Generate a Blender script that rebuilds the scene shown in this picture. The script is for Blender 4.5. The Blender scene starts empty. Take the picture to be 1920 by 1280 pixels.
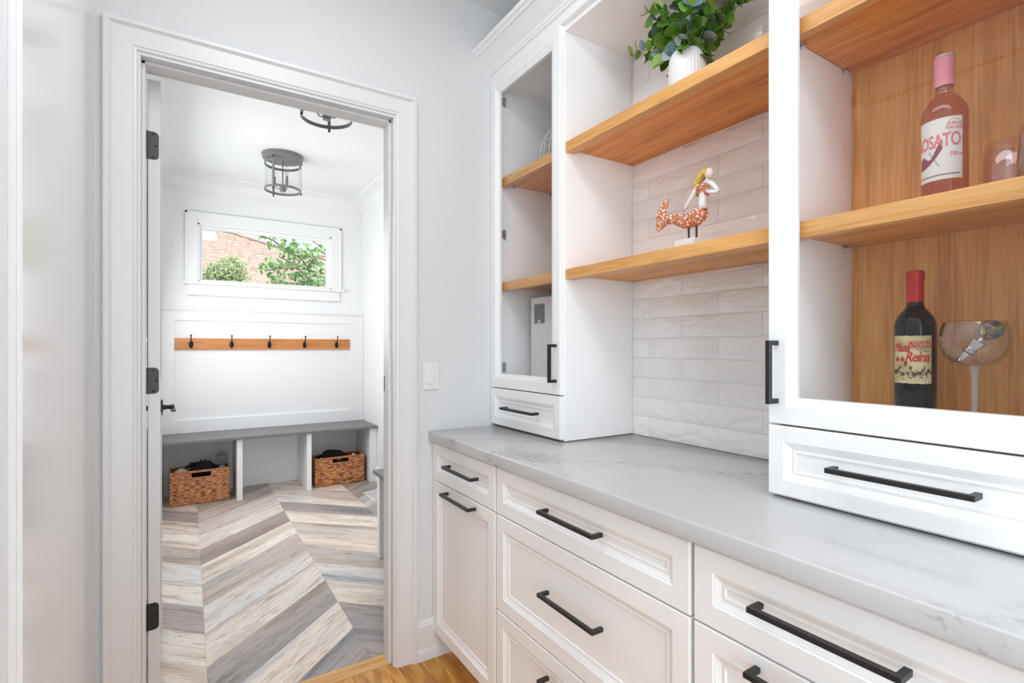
import bpy, bmesh, math, random
from mathutils import Vector, Matrix, Euler
PI = math.pi
rnd = random.Random(7)
sc = bpy.context.scene
C = sc.collection

# ------------------------------------------------------------------ camera
cam_d = bpy.data.cameras.new('camera')
cam = bpy.data.objects.new('camera', cam_d); C.objects.link(cam)
HC = 1.23
cam.location = (0, 0, HC)
cam.rotation_euler = (PI/2, 0, -math.atan(608/960.0))
cam_d.sensor_width = 36.0; cam_d.lens = 18.0
cam_d.shift_y = 11/1920.0
cam_d.clip_start = 0.02; cam_d.clip_end = 200
sc.camera = cam

# ------------------------------------------------------------------ world, sun, added fill lamps, exposure
w = bpy.data.worlds.new('sky'); sc.world = w; w.use_nodes = True
wn = w.node_tree.nodes; wl = w.node_tree.links
bg = wn['Background']
sky = wn.new('ShaderNodeTexSky'); sky.sky_type = 'HOSEK_WILKIE'; sky.turbidity = 4.0; sky.ground_albedo = .4
sky.sun_direction = (.30, -.60, .74)
mixw = wn.new('ShaderNodeMixRGB'); mixw.inputs[0].default_value = .55; mixw.inputs[2].default_value = (.80, .90, 1.0, 1)
wl.new(sky.outputs[0], mixw.inputs[1]); wl.new(mixw.outputs[0], bg.inputs[0]); bg.inputs[1].default_value = 1.9

def light(name, kind, loc, rot, energy, size=None, size_y=None, color=(1, 1, 1), shape='RECTANGLE'):
    d = bpy.data.lights.new(name, kind); d.energy = energy; d.color = color
    if kind == 'AREA':
        d.shape = shape; d.size = size
        if size_y: d.size_y = size_y
    o = bpy.data.objects.new(name, d); C.objects.link(o); o.location = loc; o.rotation_euler = rot
    return o
sun = light('sun', 'SUN', (0, 0, 10), Vector((-.30, .60, -.74)).to_track_quat('-Z', 'Y').to_euler(), 3.7, color=(1, .97, .93))
sun.data.angle = .02
# added fill lamps at invented kitchen windows behind the camera (rear and far left)
FILL_TINT = (.84, .925, 1.0)
light('fill_rear', 'AREA', (-.9, -3.42, 1.22), (PI/2, 0, 0), 84, 2.6, 2.25, FILL_TINT)
light('fill_side', 'AREA', (-3.9, -1.6, 1.3), (PI/2, 0, -PI/2), 36, 2.6, 2.3, FILL_TINT)
# invented flat ceiling lamp above the aisle, added to even the pantry light
light('fill_ceiling', 'AREA', (.30, .10, 2.655), (0, 0, 0), 17.5, .5, 2.6, (.93, .965, 1.0))
# added fill lamp at the unseen side opening of the mudroom 
light('fill_mudroom', 'AREA', (-.212, 3.9, 1.55), (math.radians(80), 0, -PI/2), 23, 1.5, 1.25, (.965, .98, 1))
vs = sc.view_settings
vs.view_transform = 'Standard'; vs.look = 'None'; vs.gamma = 1.0; vs.exposure = 0.29; vs.use_curve_mapping = False
try:
    sc.cycles.use_denoising = True
    sc.cycles.caustics_reflective = False; sc.cycles.caustics_refractive = False
    sc.cycles.max_bounces = 10; sc.cycles.diffuse_bounces = 6; sc.cycles.transparent_max_bounces = 12
    sc.cycles.sample_clamp_indirect = 4.0
except Exception:
    pass

# ------------------------------------------------------------------ materials
MATS = {}
def newmat(name, color=(.8, .8, .8), rough=.5, metal=0, spec=.5, coat=0):
    m = bpy.data.materials.new(name); m.use_nodes = True
    b = m.node_tree.nodes['Principled BSDF']
    b.inputs['Base Color'].default_value = (*color, 1)
    b.inputs['Roughness'].default_value = rough
    b.inputs['Metallic'].default_value = metal
    b.inputs['Specular IOR Level'].default_value = spec
    b.inputs['Coat Weight'].default_value = coat
    MATS[name] = m
    return m, m.node_tree, b
def N(nt, typ, **kw):
    n = nt.nodes.new(typ)
    for k, v in kw.items():
        if k.startswith('i_'): n.inputs[int(k[2:])].default_value = v
        else: setattr(n, k, v)
    return n
def bump(nt, b, h, strength, dist):
    n = N(nt, 'ShaderNodeBump'); n.inputs['Strength'].default_value = strength; n.inputs['Distance'].default_value = dist
    nt.links.new(h, n.inputs['Height']); nt.links.new(n.outputs[0], b.inputs['Normal'])
def ramp(nt, fac, stops):
    r = N(nt, 'ShaderNodeValToRGB'); cr = r.color_ramp
    while len(cr.elements) < len(stops): cr.elements.new(.5)
    for e, (p, c) in zip(cr.elements, stops):
        e.position = p; e.color = (*c, 1)
    nt.links.new(fac, r.inputs[0]); return r.outputs[0]

def paint(name, color, rough, amt=.04, scale=60):
    m, nt, b = newmat(name, color, rough)
    tc = N(nt, 'ShaderNodeTexCoord'); no = N(nt, 'ShaderNodeTexNoise'); no.inputs['Scale'].default_value = scale
    no.inputs['Detail'].default_value = 3
    nt.links.new(tc.outputs['Object'], no.inputs['Vector']); bump(nt, b, no.outputs[0], amt, .002)
    return m
paint('wall_paint', (.665, .665, .665), .55, .08, 220)
paint('ceiling_paint', (.82, .82, .82), .7, .05, 150)
paint('trim_paint', (.71, .71, .708), .3, .02)
paint('gloss_paint', (.84, .84, .84), .16, .015, 8)
paint('cabinet_paint', (.90, .90, .895), .3, .015)
paint('carcass', (.88, .88, .88), .45, .01)
paint('mud_paint', (.86, .86, .86), .5, .05, 150)
paint('black_metal', (.012, .012, .013), .38, .03, 900)
paint('dark_steel', (.055, .055, .058), .45, .05, 700)
newmat('screw_metal', (.02, .02, .02), .3, .8)
newmat('nickel', (.5, .5, .5), .28, 1)
newmat('chrome', (.75, .75, .76), .12, 1)
newmat('lamp_metal', (.24, .24, .245), .5, .3)
newmat('bronze', (.02, .017, .016), .4, .7)
newmat('gap_dark', (.05, .05, .05), .9)
newmat('bench_top', (.17, .172, .175), .42)
newmat('grout', (.86, .86, .855), .8)
newmat('plastic_white', (.74, .74, .74), .25)
newmat('rubber', (.01, .01, .01), .6)
newmat('ceramic_white', (.82, .82, .82), .45)
newmat('black_knit', (.008, .008, .010), .95)
newmat('stone_floor', (.55, .56, .57), .5)
newmat('hole_grey', (.28, .28, .28), .8)
newmat('vinyl_white', (.93, .93, .93), .35)
newmat('soil', (.04, .03, .02), .95)

def tile_mat():
    m, nt, b = newmat('tile_glaze', (.93, .93, .93), .07, coat=.4)
    tc = N(nt, 'ShaderNodeTexCoord'); oi = N(nt, 'ShaderNodeObjectInfo')
    add = N(nt, 'ShaderNodeVectorMath', operation='ADD')
    sc_ = N(nt, 'ShaderNodeVectorMath', operation='SCALE'); sc_.inputs['Scale'].default_value = 17.3
    nt.links.new(oi.outputs['Location'], sc_.inputs[0])
    nt.links.new(tc.outputs['Object'], add.inputs[0]); nt.links.new(sc_.outputs[0], add.inputs[1])
    mp = N(nt, 'ShaderNodeMapping'); mp.inputs['Scale'].default_value = (1, 1, 2.2)
    nt.links.new(add.outputs[0], mp.inputs[0])
    no = N(nt, 'ShaderNodeTexNoise'); no.inputs['Scale'].default_value = 8.5; no.inputs['Detail'].default_value = 1.6; no.inputs['Distortion'].default_value = .7
    nt.links.new(mp.outputs[0], no.inputs['Vector']); bump(nt, b, no.outputs[0], .9, .014)
tile_mat()

def quartz():
    m, nt, b = newmat('quartz', (.6, .6, .6), .16, coat=.0)
    tc = N(nt, 'ShaderNodeTexCoord'); sep = N(nt, 'ShaderNodeSeparateXYZ')
    geo = N(nt, 'ShaderNodeNewGeometry'); nt.links.new(geo.outputs['Position'], sep.inputs[0])
    no = N(nt, 'ShaderNodeTexNoise'); no.inputs['Scale'].default_value = 5.5; no.inputs['Detail'].default_value = 5
    nt.links.new(geo.outputs['Position'], no.inputs['Vector'])
    fine = N(nt, 'ShaderNodeTexNoise'); fine.inputs['Scale'].default_value = 62; fine.inputs['Detail'].default_value = 4; fine.inputs['Distortion'].default_value = 1.2
    mp = N(nt, 'ShaderNodeMapping'); mp.inputs['Scale'].default_value = (1.5, .75, 1); mp.inputs['Rotation'].default_value = (0, 0, .5)
    nt.links.new(geo.outputs['Position'], mp.inputs[0]); nt.links.new(mp.outputs[0], fine.inputs['Vector'])
    def M(op, a, c=None):
        n = N(nt, 'ShaderNodeMath', operation=op)
        for i, v in enumerate((a, c)):
            if v is None: continue
            if isinstance(v, (int, float)): n.inputs[i].default_value = v
            else: nt.links.new(v, n.inputs[i])
        return n.outputs[0]
    wob = M('MULTIPLY', M('SUBTRACT', no.outputs[0], .5), .22)
    tot = None
    # vein lines a*x + b*y = c  with a half width
    for (a, c_, d, wd, s) in ((.80, .60, 1.475, .045, 1.0), (.66, .75, 1.80, .035, .75), (.55, .83, .665, .028, .7), (.9, .43, .30, .02, .3)):
        lin = M('ADD', M('MULTIPLY', sep.outputs[0], a), M('MULTIPLY', sep.outputs[1], c_))
        dist = M('ABSOLUTE', M('ADD', M('SUBTRACT', lin, d), wob))
        v = M('MULTIPLY', M('MAXIMUM', M('SUBTRACT', 1.0, M('DIVIDE', dist, wd)), 0.0), s)
        tot = v if tot is None else M('MAXIMUM', tot, v)
    sp = ramp(nt, fine.outputs[0], [(.50, (0, 0, 0)), (.62, (1, 1, 1))])
    bw = N(nt, 'ShaderNodeRGBToBW'); nt.links.new(sp, bw.inputs[0])
    f = M('MULTIPLY', M('POWER', tot, .7), M('ADD', M('MULTIPLY', bw.outputs[0], .8), .10))
    f = M('MINIMUM', f, 1.0)
    cloud = N(nt, 'ShaderNodeTexNoise'); cloud.inputs['Scale'].default_value = 2.2
    nt.links.new(geo.outputs['Position'], cloud.inputs['Vector'])
    base = ramp(nt, cloud.outputs[0], [(.3, (.535, .535, .535)), (.7, (.575, .575, .575))])
    mx = N(nt, 'ShaderNodeMixRGB'); nt.links.new(f, mx.inputs[0]); nt.links.new(base, mx.inputs[1]); mx.inputs[2].default_value = (.33, .33, .335, 1)
    nt.links.new(mx.outputs[0], b.inputs['Base Color'])
quartz()

def oak(name, axis, dark, mid, lite, rough=.38, scale=1.0, cathedral=False, objvar=False):
    m, nt, b = newmat(name, mid, rough)
    tc = N(nt, 'ShaderNodeTexCoord'); src = tc.outputs['Object']
    if objvar:
        oi = N(nt, 'ShaderNodeObjectInfo'); sc_ = N(nt, 'ShaderNodeVectorMath', operation='SCALE'); sc_.inputs['Scale'].default_value = 13.7
        nt.links.new(oi.outputs['Location'], sc_.inputs[0]); ad = N(nt, 'ShaderNodeVectorMath', operation='ADD')
        nt.links.new(src, ad.inputs[0]); nt.links.new(sc_.outputs[0], ad.inputs[1]); src = ad.outputs[0]
    mp = N(nt, 'ShaderNodeMapping')
    s = [34 * scale] * 3; s['XYZ'.index(axis)] = 2.0 * scale
    mp.inputs['Scale'].default_value = s; nt.links.new(src, mp.inputs[0])
    n1 = N(nt, 'ShaderNodeTexNoise'); n1.inputs['Scale'].default_value = 1.0; n1.inputs['Detail'].default_value = 4; n1.inputs['Distortion'].default_value = .35
    nt.links.new(mp.outputs[0], n1.inputs['Vector'])
    mp2 = N(nt, 'ShaderNodeMapping'); s2 = [210 * scale] * 3; s2['XYZ'.index(axis)] = 9.0 * scale
    mp2.inputs['Scale'].default_value = s2; nt.links.new(src, mp2.inputs[0])
    n2 = N(nt, 'ShaderNodeTexNoise'); n2.inputs['Scale'].default_value = 1.0; n2.inputs['Detail'].default_value = 2
    nt.links.new(mp2.outputs[0], n2.inputs['Vector'])
    mx = N(nt, 'ShaderNodeMath', operation='ADD'); ml = N(nt, 'ShaderNodeMath', operation='MULTIPLY'); ml.inputs[1].default_value = .45
    nt.links.new(n2.outputs[0], ml.inputs[0]); m1 = N(nt, 'ShaderNodeMath', operation='MULTIPLY'); m1.inputs[1].default_value = .55
    nt.links.new(n1.outputs[0], m1.inputs[0]); nt.links.new(m1.outputs[0], mx.inputs[0]); nt.links.new(ml.outputs[0], mx.inputs[1])
    fac = mx.outputs[0]
    if cathedral:
        mp3 = N(nt, 'ShaderNodeMapping'); s3 = [9 * scale] * 3; s3['XYZ'.index(axis)] = 1.6 * scale
        mp3.inputs['Scale'].default_value = s3; nt.links.new(src, mp3.inputs[0])
        n3 = N(nt, 'ShaderNodeTexNoise'); n3.inputs['Scale'].default_value = 1; n3.inputs['Detail'].default_value = 1; nt.links.new(mp3.outputs[0], n3.inputs['Vector'])
        w1 = N(nt, 'ShaderNodeMath', operation='MULTIPLY'); w1.inputs[1].default_value = 42; nt.links.new(n3.outputs[0], w1.inputs[0])
        w2 = N(nt, 'ShaderNodeMath', operation='SINE'); nt.links.new(w1.outputs[0], w2.inputs[0])
        w3 = N(nt, 'ShaderNodeMath', operation='MULTIPLY_ADD'); w3.inputs[1].default_value = .075; nt.links.new(w2.outputs[0], w3.inputs[0]); nt.links.new(fac, w3.inputs[2]); fac = w3.outputs[0]
    col = ramp(nt, fac, [(.36, dark), (.50, mid), (.64, lite)])
    if objvar:
        oc = N(nt, 'ShaderNodeMixRGB', blend_type='MULTIPLY'); oc.inputs[0].default_value = 1
        nt.links.new(col, oc.inputs[1]); nt.links.new(oi.outputs['Color'], oc.inputs[2]); col = oc.outputs[0]
    nt.links.new(col, b.inputs['Base Color'])
    bump(nt, b, n2.outputs[0], .12, .0006)
    return m
oak('oak_shelf', 'Y', (.47, .155, .02), (.72, .28, .048), (.82, .37, .085))
oak('oak_edge', 'Y', (.56, .255, .065), (.68, .34, .10), (.76, .42, .15))
oak('oak_back', 'Z', (.64, .29, .075), (.84, .42, .115), (.92, .53, .18), scale=.8)
oak('oak_rail', 'X', (.46, .165, .04), (.58, .225, .06), (.66, .285, .09))
oak('oak_floor', 'Y', (.44, .165, .022), (.64, .285, .055), (.78, .40, .10), rough=.3, cathedral=True, objvar=True)
oak('oak_threshold', 'X', (.54, .235, .055), (.70, .35, .10), (.82, .47, .17), rough=.3)

def chevron():
    m, nt, b = newmat('weathered_plank', (.5, .5, .5), .38)
    tc = N(nt, 'ShaderNodeTexCoord'); oi = N(nt, 'ShaderNodeObjectInfo')
    sc_ = N(nt, 'ShaderNodeVectorMath', operation='SCALE'); sc_.inputs['Scale'].default_value = 23.1
    nt.links.new(oi.outputs['Location'], sc_.inputs[0]); ad = N(nt, 'ShaderNodeVectorMath', operation='ADD')
    nt.links.new(tc.outputs['Object'], ad.inputs[0]); nt.links.new(sc_.outputs[0], ad.inputs[1])
    def noi(scl, det, dis=0.0):
        mp = N(nt, 'ShaderNodeMapping'); mp.inputs['Scale'].default_value = scl; nt.links.new(ad.outputs[0], mp.inputs[0])
        n = N(nt, 'ShaderNodeTexNoise'); n.inputs['Scale'].default_value = 1; n.inputs['Detail'].default_value = det; n.inputs['Distortion'].default_value = dis
        nt.links.new(mp.outputs[0], n.inputs['Vector']); return n.outputs[0]
    band = noi((.6, 5.5, 1), 2, .4)
    fine = noi((7, 75, 1), 6, 1.6)
    streak = noi((3.0, 30, 1), 4, 1.0)
    c1 = ramp(nt, band, [(.30, (.46, .49, .51)), (.41, (.74, .72, .70)), (.50, (.82, .78, .745)), (.58, (.72, .65, .59)), (.70, (.47, .42, .39))])
    mul = N(nt, 'ShaderNodeMixRGB', blend_type='MULTIPLY'); mul.inputs[0].default_value = 1.0
    nt.links.new(c1, mul.inputs[1]); nt.links.new(oi.outputs['Color'], mul.inputs[2])
    c2 = ramp(nt, fine, [(.34, (.58, .54, .51)), (.46, (1, 1, 1)), (.7, (1.08, 1.07, 1.06))])
    mul2 = N(nt, 'ShaderNodeMixRGB', blend_type='MULTIPLY'); mul2.inputs[0].default_value = .8
    nt.links.new(mul.outputs[0], mul2.inputs[1]); nt.links.new(c2, mul2.inputs[2])
    c3 = ramp(nt, streak, [(.30, (.55, .49, .45)), (.42, (1, 1, 1))])
    mul3 = N(nt, 'ShaderNodeMixRGB', blend_type='MULTIPLY'); mul3.inputs[0].default_value = .75
    nt.links.new(mul2.outputs[0], mul3.inputs[1]); nt.links.new(c3, mul3.inputs[2])
    nt.links.new(mul3.outputs[0], b.inputs['Base Color'])
    bump(nt, b, fine, .1, .0006)
chevron()

def varied(name, c1, c2, scale, rough=.6, stretch=(1, 1, 1), bumpd=0, metal=0):
    m, nt, b = newmat(name, c1, rough, metal)
    tc = N(nt, 'ShaderNodeTexCoord'); mp = N(nt, 'ShaderNodeMapping'); mp.inputs['Scale'].default_value = stretch
    nt.links.new(tc.outputs['Object'], mp.inputs[0]); no = N(nt, 'ShaderNodeTexNoise'); no.inputs['Scale'].default_value = scale; no.inputs['Detail'].default_value = 3
    nt.links.new(mp.outputs[0], no.inputs['Vector'])
    nt.links.new(ramp(nt, no.outputs[0], [(.35, c1), (.65, c2)]), b.inputs['Base Color'])
    if bumpd: bump(nt, b, no.outputs[0], .6, bumpd)
    return m
varied('wicker', (.10, .025, .010), (.84, .35, .13), 60, .45, (.45, 1, 2.2))
varied('wicker_rim', (.40, .15, .05), (.62, .28, .11), 40, .5)
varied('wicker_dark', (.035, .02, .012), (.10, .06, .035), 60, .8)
varied('leaf_green', (.05, .15, .012), (.15, .31, .04), 22, .4)
varied('leaf_olive', (.13, .25, .02), (.27, .39, .07), 22, .4)
varied('leaf_blue', (.045, .12, .12), (.17, .26, .27), 18, .5)
varied('leaf_pale', (.25, .31, .33), (.40, .44, .47), 12, .6)
newmat('stem_green', (.20, .27, .05), .5)
varied('grey_fur', (.20, .205, .21), (.42, .43, .44), 40, .9)
varied('cream_knit', (.48, .43, .34), (.62, .56, .46), 120, .95)
varied('grey_knit', (.30, .30, .31), (.44, .44, .45), 120, .95)
varied('roof_tile', (.40, .27, .21), (.60, .45, .37), 9, .9, (1, 3, 3))
varied('bark', (.16, .12, .08), (.30, .24, .17), 30, .9)
varied('tree_leaf', (.12, .25, .07), (.34, .50, .20), 9, .5)
varied('bush_leaf', (.22, .30, .12), (.44, .50, .26), 3, .6)
newmat('vent_white', (.85, .85, .85), .5)
newmat('scale_copper', (.66, .24, .11), .22, .4)
newmat('scale_pearl', (.90, .74, .66), .22, .2)
varied('hair_gold', (.50, .32, .05), (.75, .55, .16), 90, .5, (1, 1, 1))
newmat('figurine_white', (.80, .78, .76), .35)
newmat('figurine_face', (.78, .62, .58), .4)
newmat('red_foil', (.55, .022, .018), .32, .35)
newmat('pink_foil', (.80, .30, .36), .4)
newmat('wine_dark', (.004, .003, .004), .09, spec=.35)
newmat('label_white', (.74, .73, .70), .7)
newmat('label_pink', (.72, .20, .22), .7)
newmat('label_plum', (.26, .07, .10), .7)
newmat('label_red', (.55, .03, .025), .7)
newmat('label_sepia', (.09, .06, .03), .8)
newmat('grey_panel', (.16, .16, .17), .4)
newmat('box_white', (.74, .74, .74), .5)
newmat('grey_band', (.25, .26, .27), .5)
newmat('hair_brown', (.1, .06, .03), .6)

def label_paper():
    m, nt, b = newmat('label_aged', (.6, .5, .3), .75)
    tc = N(nt, 'ShaderNodeTexCoord'); sp = N(nt, 'ShaderNodeSeparateXYZ'); nt.links.new(tc.outputs['Object'], sp.inputs[0])
    no = N(nt, 'ShaderNodeTexNoise'); no.inputs['Scale'].default_value = 26; no.inputs['Detail'].default_value = 4; nt.links.new(tc.outputs['Object'], no.inputs['Vector'])
    nt.links.new(ramp(nt, no.outputs[0], [(.30, (.40, .27, .08)), (.5, (.60, .51, .27)), (.7, (.68, .62, .40))]), b.inputs['Base Color'])
label_paper()

def speckle_ball():
    m, nt, b = newmat('glass_ball', (.3, .2, .2), .08, coat=1)
    tc = N(nt, 'ShaderNodeTexCoord'); v = N(nt, 'ShaderNodeTexVoronoi'); v.inputs['Scale'].default_value = 95; v.inputs['Randomness'].default_value = 1
    nt.links.new(tc.outputs['Object'], v.inputs['Vector']); s = N(nt, 'ShaderNodeSeparateColor'); nt.links.new(v.outputs['Color'], s.inputs[0])
    r = N(nt, 'ShaderNodeValToRGB'); r.color_ramp.interpolation = 'CONSTANT'; cr = r.color_ramp
    cols = [(0, (.015, .015, .10)), (.2, (.50, .50, .04)), (.4, (.30, .16, .13)), (.6, (.04, .34, .38)), (.72, (.42, .25, .18)), (.86, (.03, .02, .06))]
    while len(cr.elements) < len(cols): cr.elements.new(.5)
    for e, (p, c) in zip(cr.elements, cols): e.position = p; e.color = (*c, 1)
    nt.links.new(s.outputs[0], r.inputs[0]); nt.links.new(r.outputs[0], b.inputs['Base Color'])
speckle_ball()

def glassy(name, tint=(1, 1, 1), ior=1.5, gain=1.0, rough=0.0, body=None, bodyf=0.0, hue=None):
    """thin clear sheet: transparent + fresnel reflection (+ a little body colour)"""
    m = bpy.data.materials.new(name); m.use_nodes = True; nt = m.node_tree; nt.nodes.remove(nt.nodes['Principled BSDF'])
    out = nt.nodes['Material Output']
    tr = N(nt, 'ShaderNodeBsdfTransparent'); tr.inputs[0].default_value = (*tint, 1)
    gl = N(nt, 'ShaderNodeBsdfGlossy'); gl.inputs['Roughness'].default_value = rough
    geo = N(nt, 'ShaderNodeNewGeometry'); dt = N(nt, 'ShaderNodeVectorMath', operation='DOT_PRODUCT')
    nt.links.new(geo.outputs['Normal'], dt.inputs[0]); nt.links.new(geo.outputs['Incoming'], dt.inputs[1])
    def mth(op, a, b_=None, cl=False):
        q = N(nt, 'ShaderNodeMath', operation=op, use_clamp=cl)
        for k_, v_ in enumerate((a, b_)):
            if v_ is None: continue
            if isinstance(v_, (int, float)): q.inputs[k_].default_value = v_
            else: nt.links.new(v_, q.inputs[k_])
        return q.outputs[0]
    r0 = ((ior - 1) / (ior + 1)) ** 2
    facing = mth('ABSOLUTE', dt.outputs['Value'])
    schl = mth('ADD', mth('MULTIPLY', mth('POWER', mth('SUBTRACT', 1.0, facing, True), 5.0), 1 - r0), r0)
    gfac = mth('MULTIPLY', schl, gain, True)
    base = tr.outputs[0]
    if body:
        df = N(nt, 'ShaderNodeBsdfDiffuse'); df.inputs[0].default_value = (*body, 1)
        ms = N(nt, 'ShaderNodeMixShader'); ms.inputs[0].default_value = bodyf
        nt.links.new(base, ms.inputs[1]); nt.links.new(df.outputs[0], ms.inputs[2]); base = ms.outputs[0]
    if hue:
        nt.links.new(ramp(nt, mth('SUBTRACT', 1.0, facing), hue), tr.inputs[0]); nt.links.new(ramp(nt, mth('SUBTRACT', 1.0, facing), [(p, tuple(min(1, c * 1.25) for c in col)) for p, col in hue]), gl.inputs[0])
    mx = N(nt, 'ShaderNodeMixShader'); nt.links.new(gfac, mx.inputs[0]); nt.links.new(base, mx.inputs[1]); nt.links.new(gl.outputs[0], mx.inputs[2])
    nt.links.new(mx.outputs[0], out.inputs[0]); MATS[name] = m
glassy('pane_glass', (.99, .99, .99), 1.5, .5)
glassy('window_glass', (.97, .98, .98), 1.5, 1.2)
glassy('lamp_glass', (.97, .97, .97), 1.45, .9)
glassy('crystal', (.965, .965, .965), 1.5, 1.9)
glassy('crystal_stem', (.92, .92, .92), 1.5, 1.6, body=(.85, .85, .86), bodyf=.22)
glassy('rose_glass', (.84, .52, .36), 1.5, 1.2, body=(.55, .20, .10), bodyf=.22)
glassy('rose_neck', (.85, .74, .60), 1.5, 1.1, body=(.5, .35, .22), bodyf=.12)
glassy('iridescent', (.8, .6, .8), 1.6, 1.3, hue=[(0, (.95, .91, .96)), (.4, (.96, .88, .90)), (.65, (.98, .93, .82)), (.88, (.84, .85, .98))])

# ------------------------------------------------------------------ object helpers
def obj(name, bm, mat=None, parent=None, smooth=False, loc=None, kind=None, **props):
    """bmesh holds world coordinates; the object takes its own origin from loc (or its parent's base)"""
    me = bpy.data.meshes.new(name)
    base = Vector(loc) if loc is not None else (Vector(parent['_w']) if parent is not None else None)
    if base is None:
        if len(bm.verts):
            xs = [v.co for v in bm.verts]
            base = Vector(((min(v.x for v in xs) + max(v.x for v in xs)) / 2, (min(v.y for v in xs) + max(v.y for v in xs)) / 2, min(v.z for v in xs)))
        else: base = Vector((0, 0, 0))
    bmesh.ops.translate(bm, verts=bm.verts, vec=-base)
    bm.normal_update()
    bm.to_mesh(me); bm.free()
    if smooth:
        for p in me.polygons: p.use_smooth = True
        if smooth != 'all':
            try: me.set_sharp_from_angle(angle=math.radians(38))
            except Exception: pass
    if mat: me.materials.append(MATS[mat])
    o = bpy.data.objects.new(name, me); C.objects.link(o)
    o['_w'] = list(base)
    if parent is not None:
        o.parent = parent; o.location = base - Vector(parent['_w'])
    else: o.location = base
    if kind: o['kind'] = kind
    for k, v in props.items(): o[k] = v
    return o
def thing(name, loc, label=None, cat=None, group=None, kind=None):
    o = bpy.data.objects.new(name, None); C.objects.link(o); o.location = loc; o['_w'] = list(loc); o.empty_display_size = .05
    if label: o['label'] = label
    if cat: o['category'] = cat
    if group: o['group'] = group
    if kind: o['kind'] = kind
    return o
def tag(o, label, cat, group=None):
    o['label'] = label; o['category'] = cat
    if group: o['group'] = group
    return o
def B(): return bmesh.new()
def box(bm, x0, x1, y0, y1, z0, z1, bev=0.0, seg=1):
    if x0 > x1: x0, x1 = x1, x0
    if y0 > y1: y0, y1 = y1, y0
    if z0 > z1: z0, z1 = z1, z0
    t = bmesh.new()
    v = [t.verts.new(p) for p in ((x0, y0, z0), (x1, y0, z0), (x1, y1, z0), (x0, y1, z0), (x0, y0, z1), (x1, y0, z1), (x1, y1, z1), (x0, y1, z1))]
    for f in ((0, 3, 2, 1), (4, 5, 6, 7), (0, 1, 5, 4), (1, 2, 6, 5), (2, 3, 7, 6), (3, 0, 4, 7)): t.faces.new([v[i] for i in f])
    if bev > 0: bmesh.ops.bevel(t, geom=list(t.edges), offset=bev, segments=seg, profile=.5, affect='EDGES', clamp_overlap=True)
    me = bpy.data.meshes.new('t'); t.to_mesh(me); t.free(); bm.from_mesh(me); bpy.data.meshes.remove(me)
    return bm
def bx(*a, **k): return box(B(), *a, **k)
def lathe(bm, prof, c=(0, 0, 0), seg=32, axis='Z', cap0=True, cap1=True, a0=0, a1=2 * PI, M=None):
    """prof = [(radius, height)]"""
    full = abs(a1 - a0 - 2 * PI) < 1e-6
    n = seg if full else seg + 1
    rings = []
    for r, h in prof:
        ring = []
        for i in range(n):
            a = a0 + (a1 - a0) * i / seg
            p = Vector((r * math.cos(a), r * math.sin(a), h))
            if axis == 'X': p = Vector((p.z, p.x, p.y))
            elif axis == 'Y': p = Vector((p.x, p.z, p.y))
            if M is not None: p = M @ p
            ring.append(bm.verts.new(p + Vector(c)))
        rings.append(ring)
    for A, Bq in zip(rings, rings[1:]):
        for i in range(seg):
            j = (i + 1) % n
            bm.faces.new((A[i], A[j], Bq[j], Bq[i]))
    if full:
        if cap0 and prof[0][0] > 1e-6: bm.faces.new(list(reversed(rings[0])))
        if cap1 and prof[-1][0] > 1e-6: bm.faces.new(rings[-1])
    return bm
def tube(bm, pts, rads, seg=8, flat=None, caps=True):
    pts = [Vector(p) for p in pts]
    if not isinstance(rads, (list, tuple)): rads = [rads] * len(pts)
    up = Vector((0, 0, 1)); rings = []
    prev = None
    for i, p in enumerate(pts):
        d = (pts[min(i + 1, len(pts) - 1)] - pts[max(i - 1, 0)]).normalized()
        a = prev if prev is not None else (up if abs(d.dot(up)) < .9 else Vector((1, 0, 0)))
        u = (a - d * a.dot(d)).normalized(); v = d.cross(u); prev = u
        fu, fv = flat if flat else (1, 1)
        rings.append([bm.verts.new(p + (u * math.cos(2 * PI * k / seg) * fu + v * math.sin(2 * PI * k / seg) * fv) * rads[i]) for k in range(seg)])
    for A, Bq in zip(rings, rings[1:]):
        for k in range(seg): bm.faces.new((A[k], A[(k + 1) % seg], Bq[(k + 1) % seg], Bq[k]))
    if caps: bm.faces.new(list(reversed(rings[0]))); bm.faces.new(rings[-1])
    return bm
def ball(bm, c, r, sub=2, scl=(1, 1, 1)):
    M = Matrix.Translation(c) @ Matrix.Diagonal((r * scl[0], r * scl[1], r * scl[2], 1))
    bmesh.ops.create_icosphere(bm, subdivisions=sub, radius=1, matrix=M); return bm
def poly_prism(bm, poly, z0, z1):
    a = [bm.verts.new((x, y, z0)) for x, y in poly]; b = [bm.verts.new((x, y, z1)) for x, y in poly]
    bm.faces.new(list(reversed(a))); bm.faces.new(b); n = len(poly)
    for i in range(n): bm.faces.new((a[i], a[(i + 1) % n], b[(i + 1) % n], b[i]))
    return bm
def clip_poly(poly, nx, ny, d):
    """keep nx*x+ny*y <= d"""
    out = []
    for i in range(len(poly)):
        p, q = poly[i], poly[(i + 1) % len(poly)]
        a = nx * p[0] + ny * p[1] - d; b = nx * q[0] + ny * q[1] - d
        if a <= 0: out.append(p)
        if (a < 0 < b) or (b < 0 < a):
            t = a / (a - b); out.append((p[0] + t * (q[0] - p[0]), p[1] + t * (q[1] - p[1])))
    return out
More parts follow.
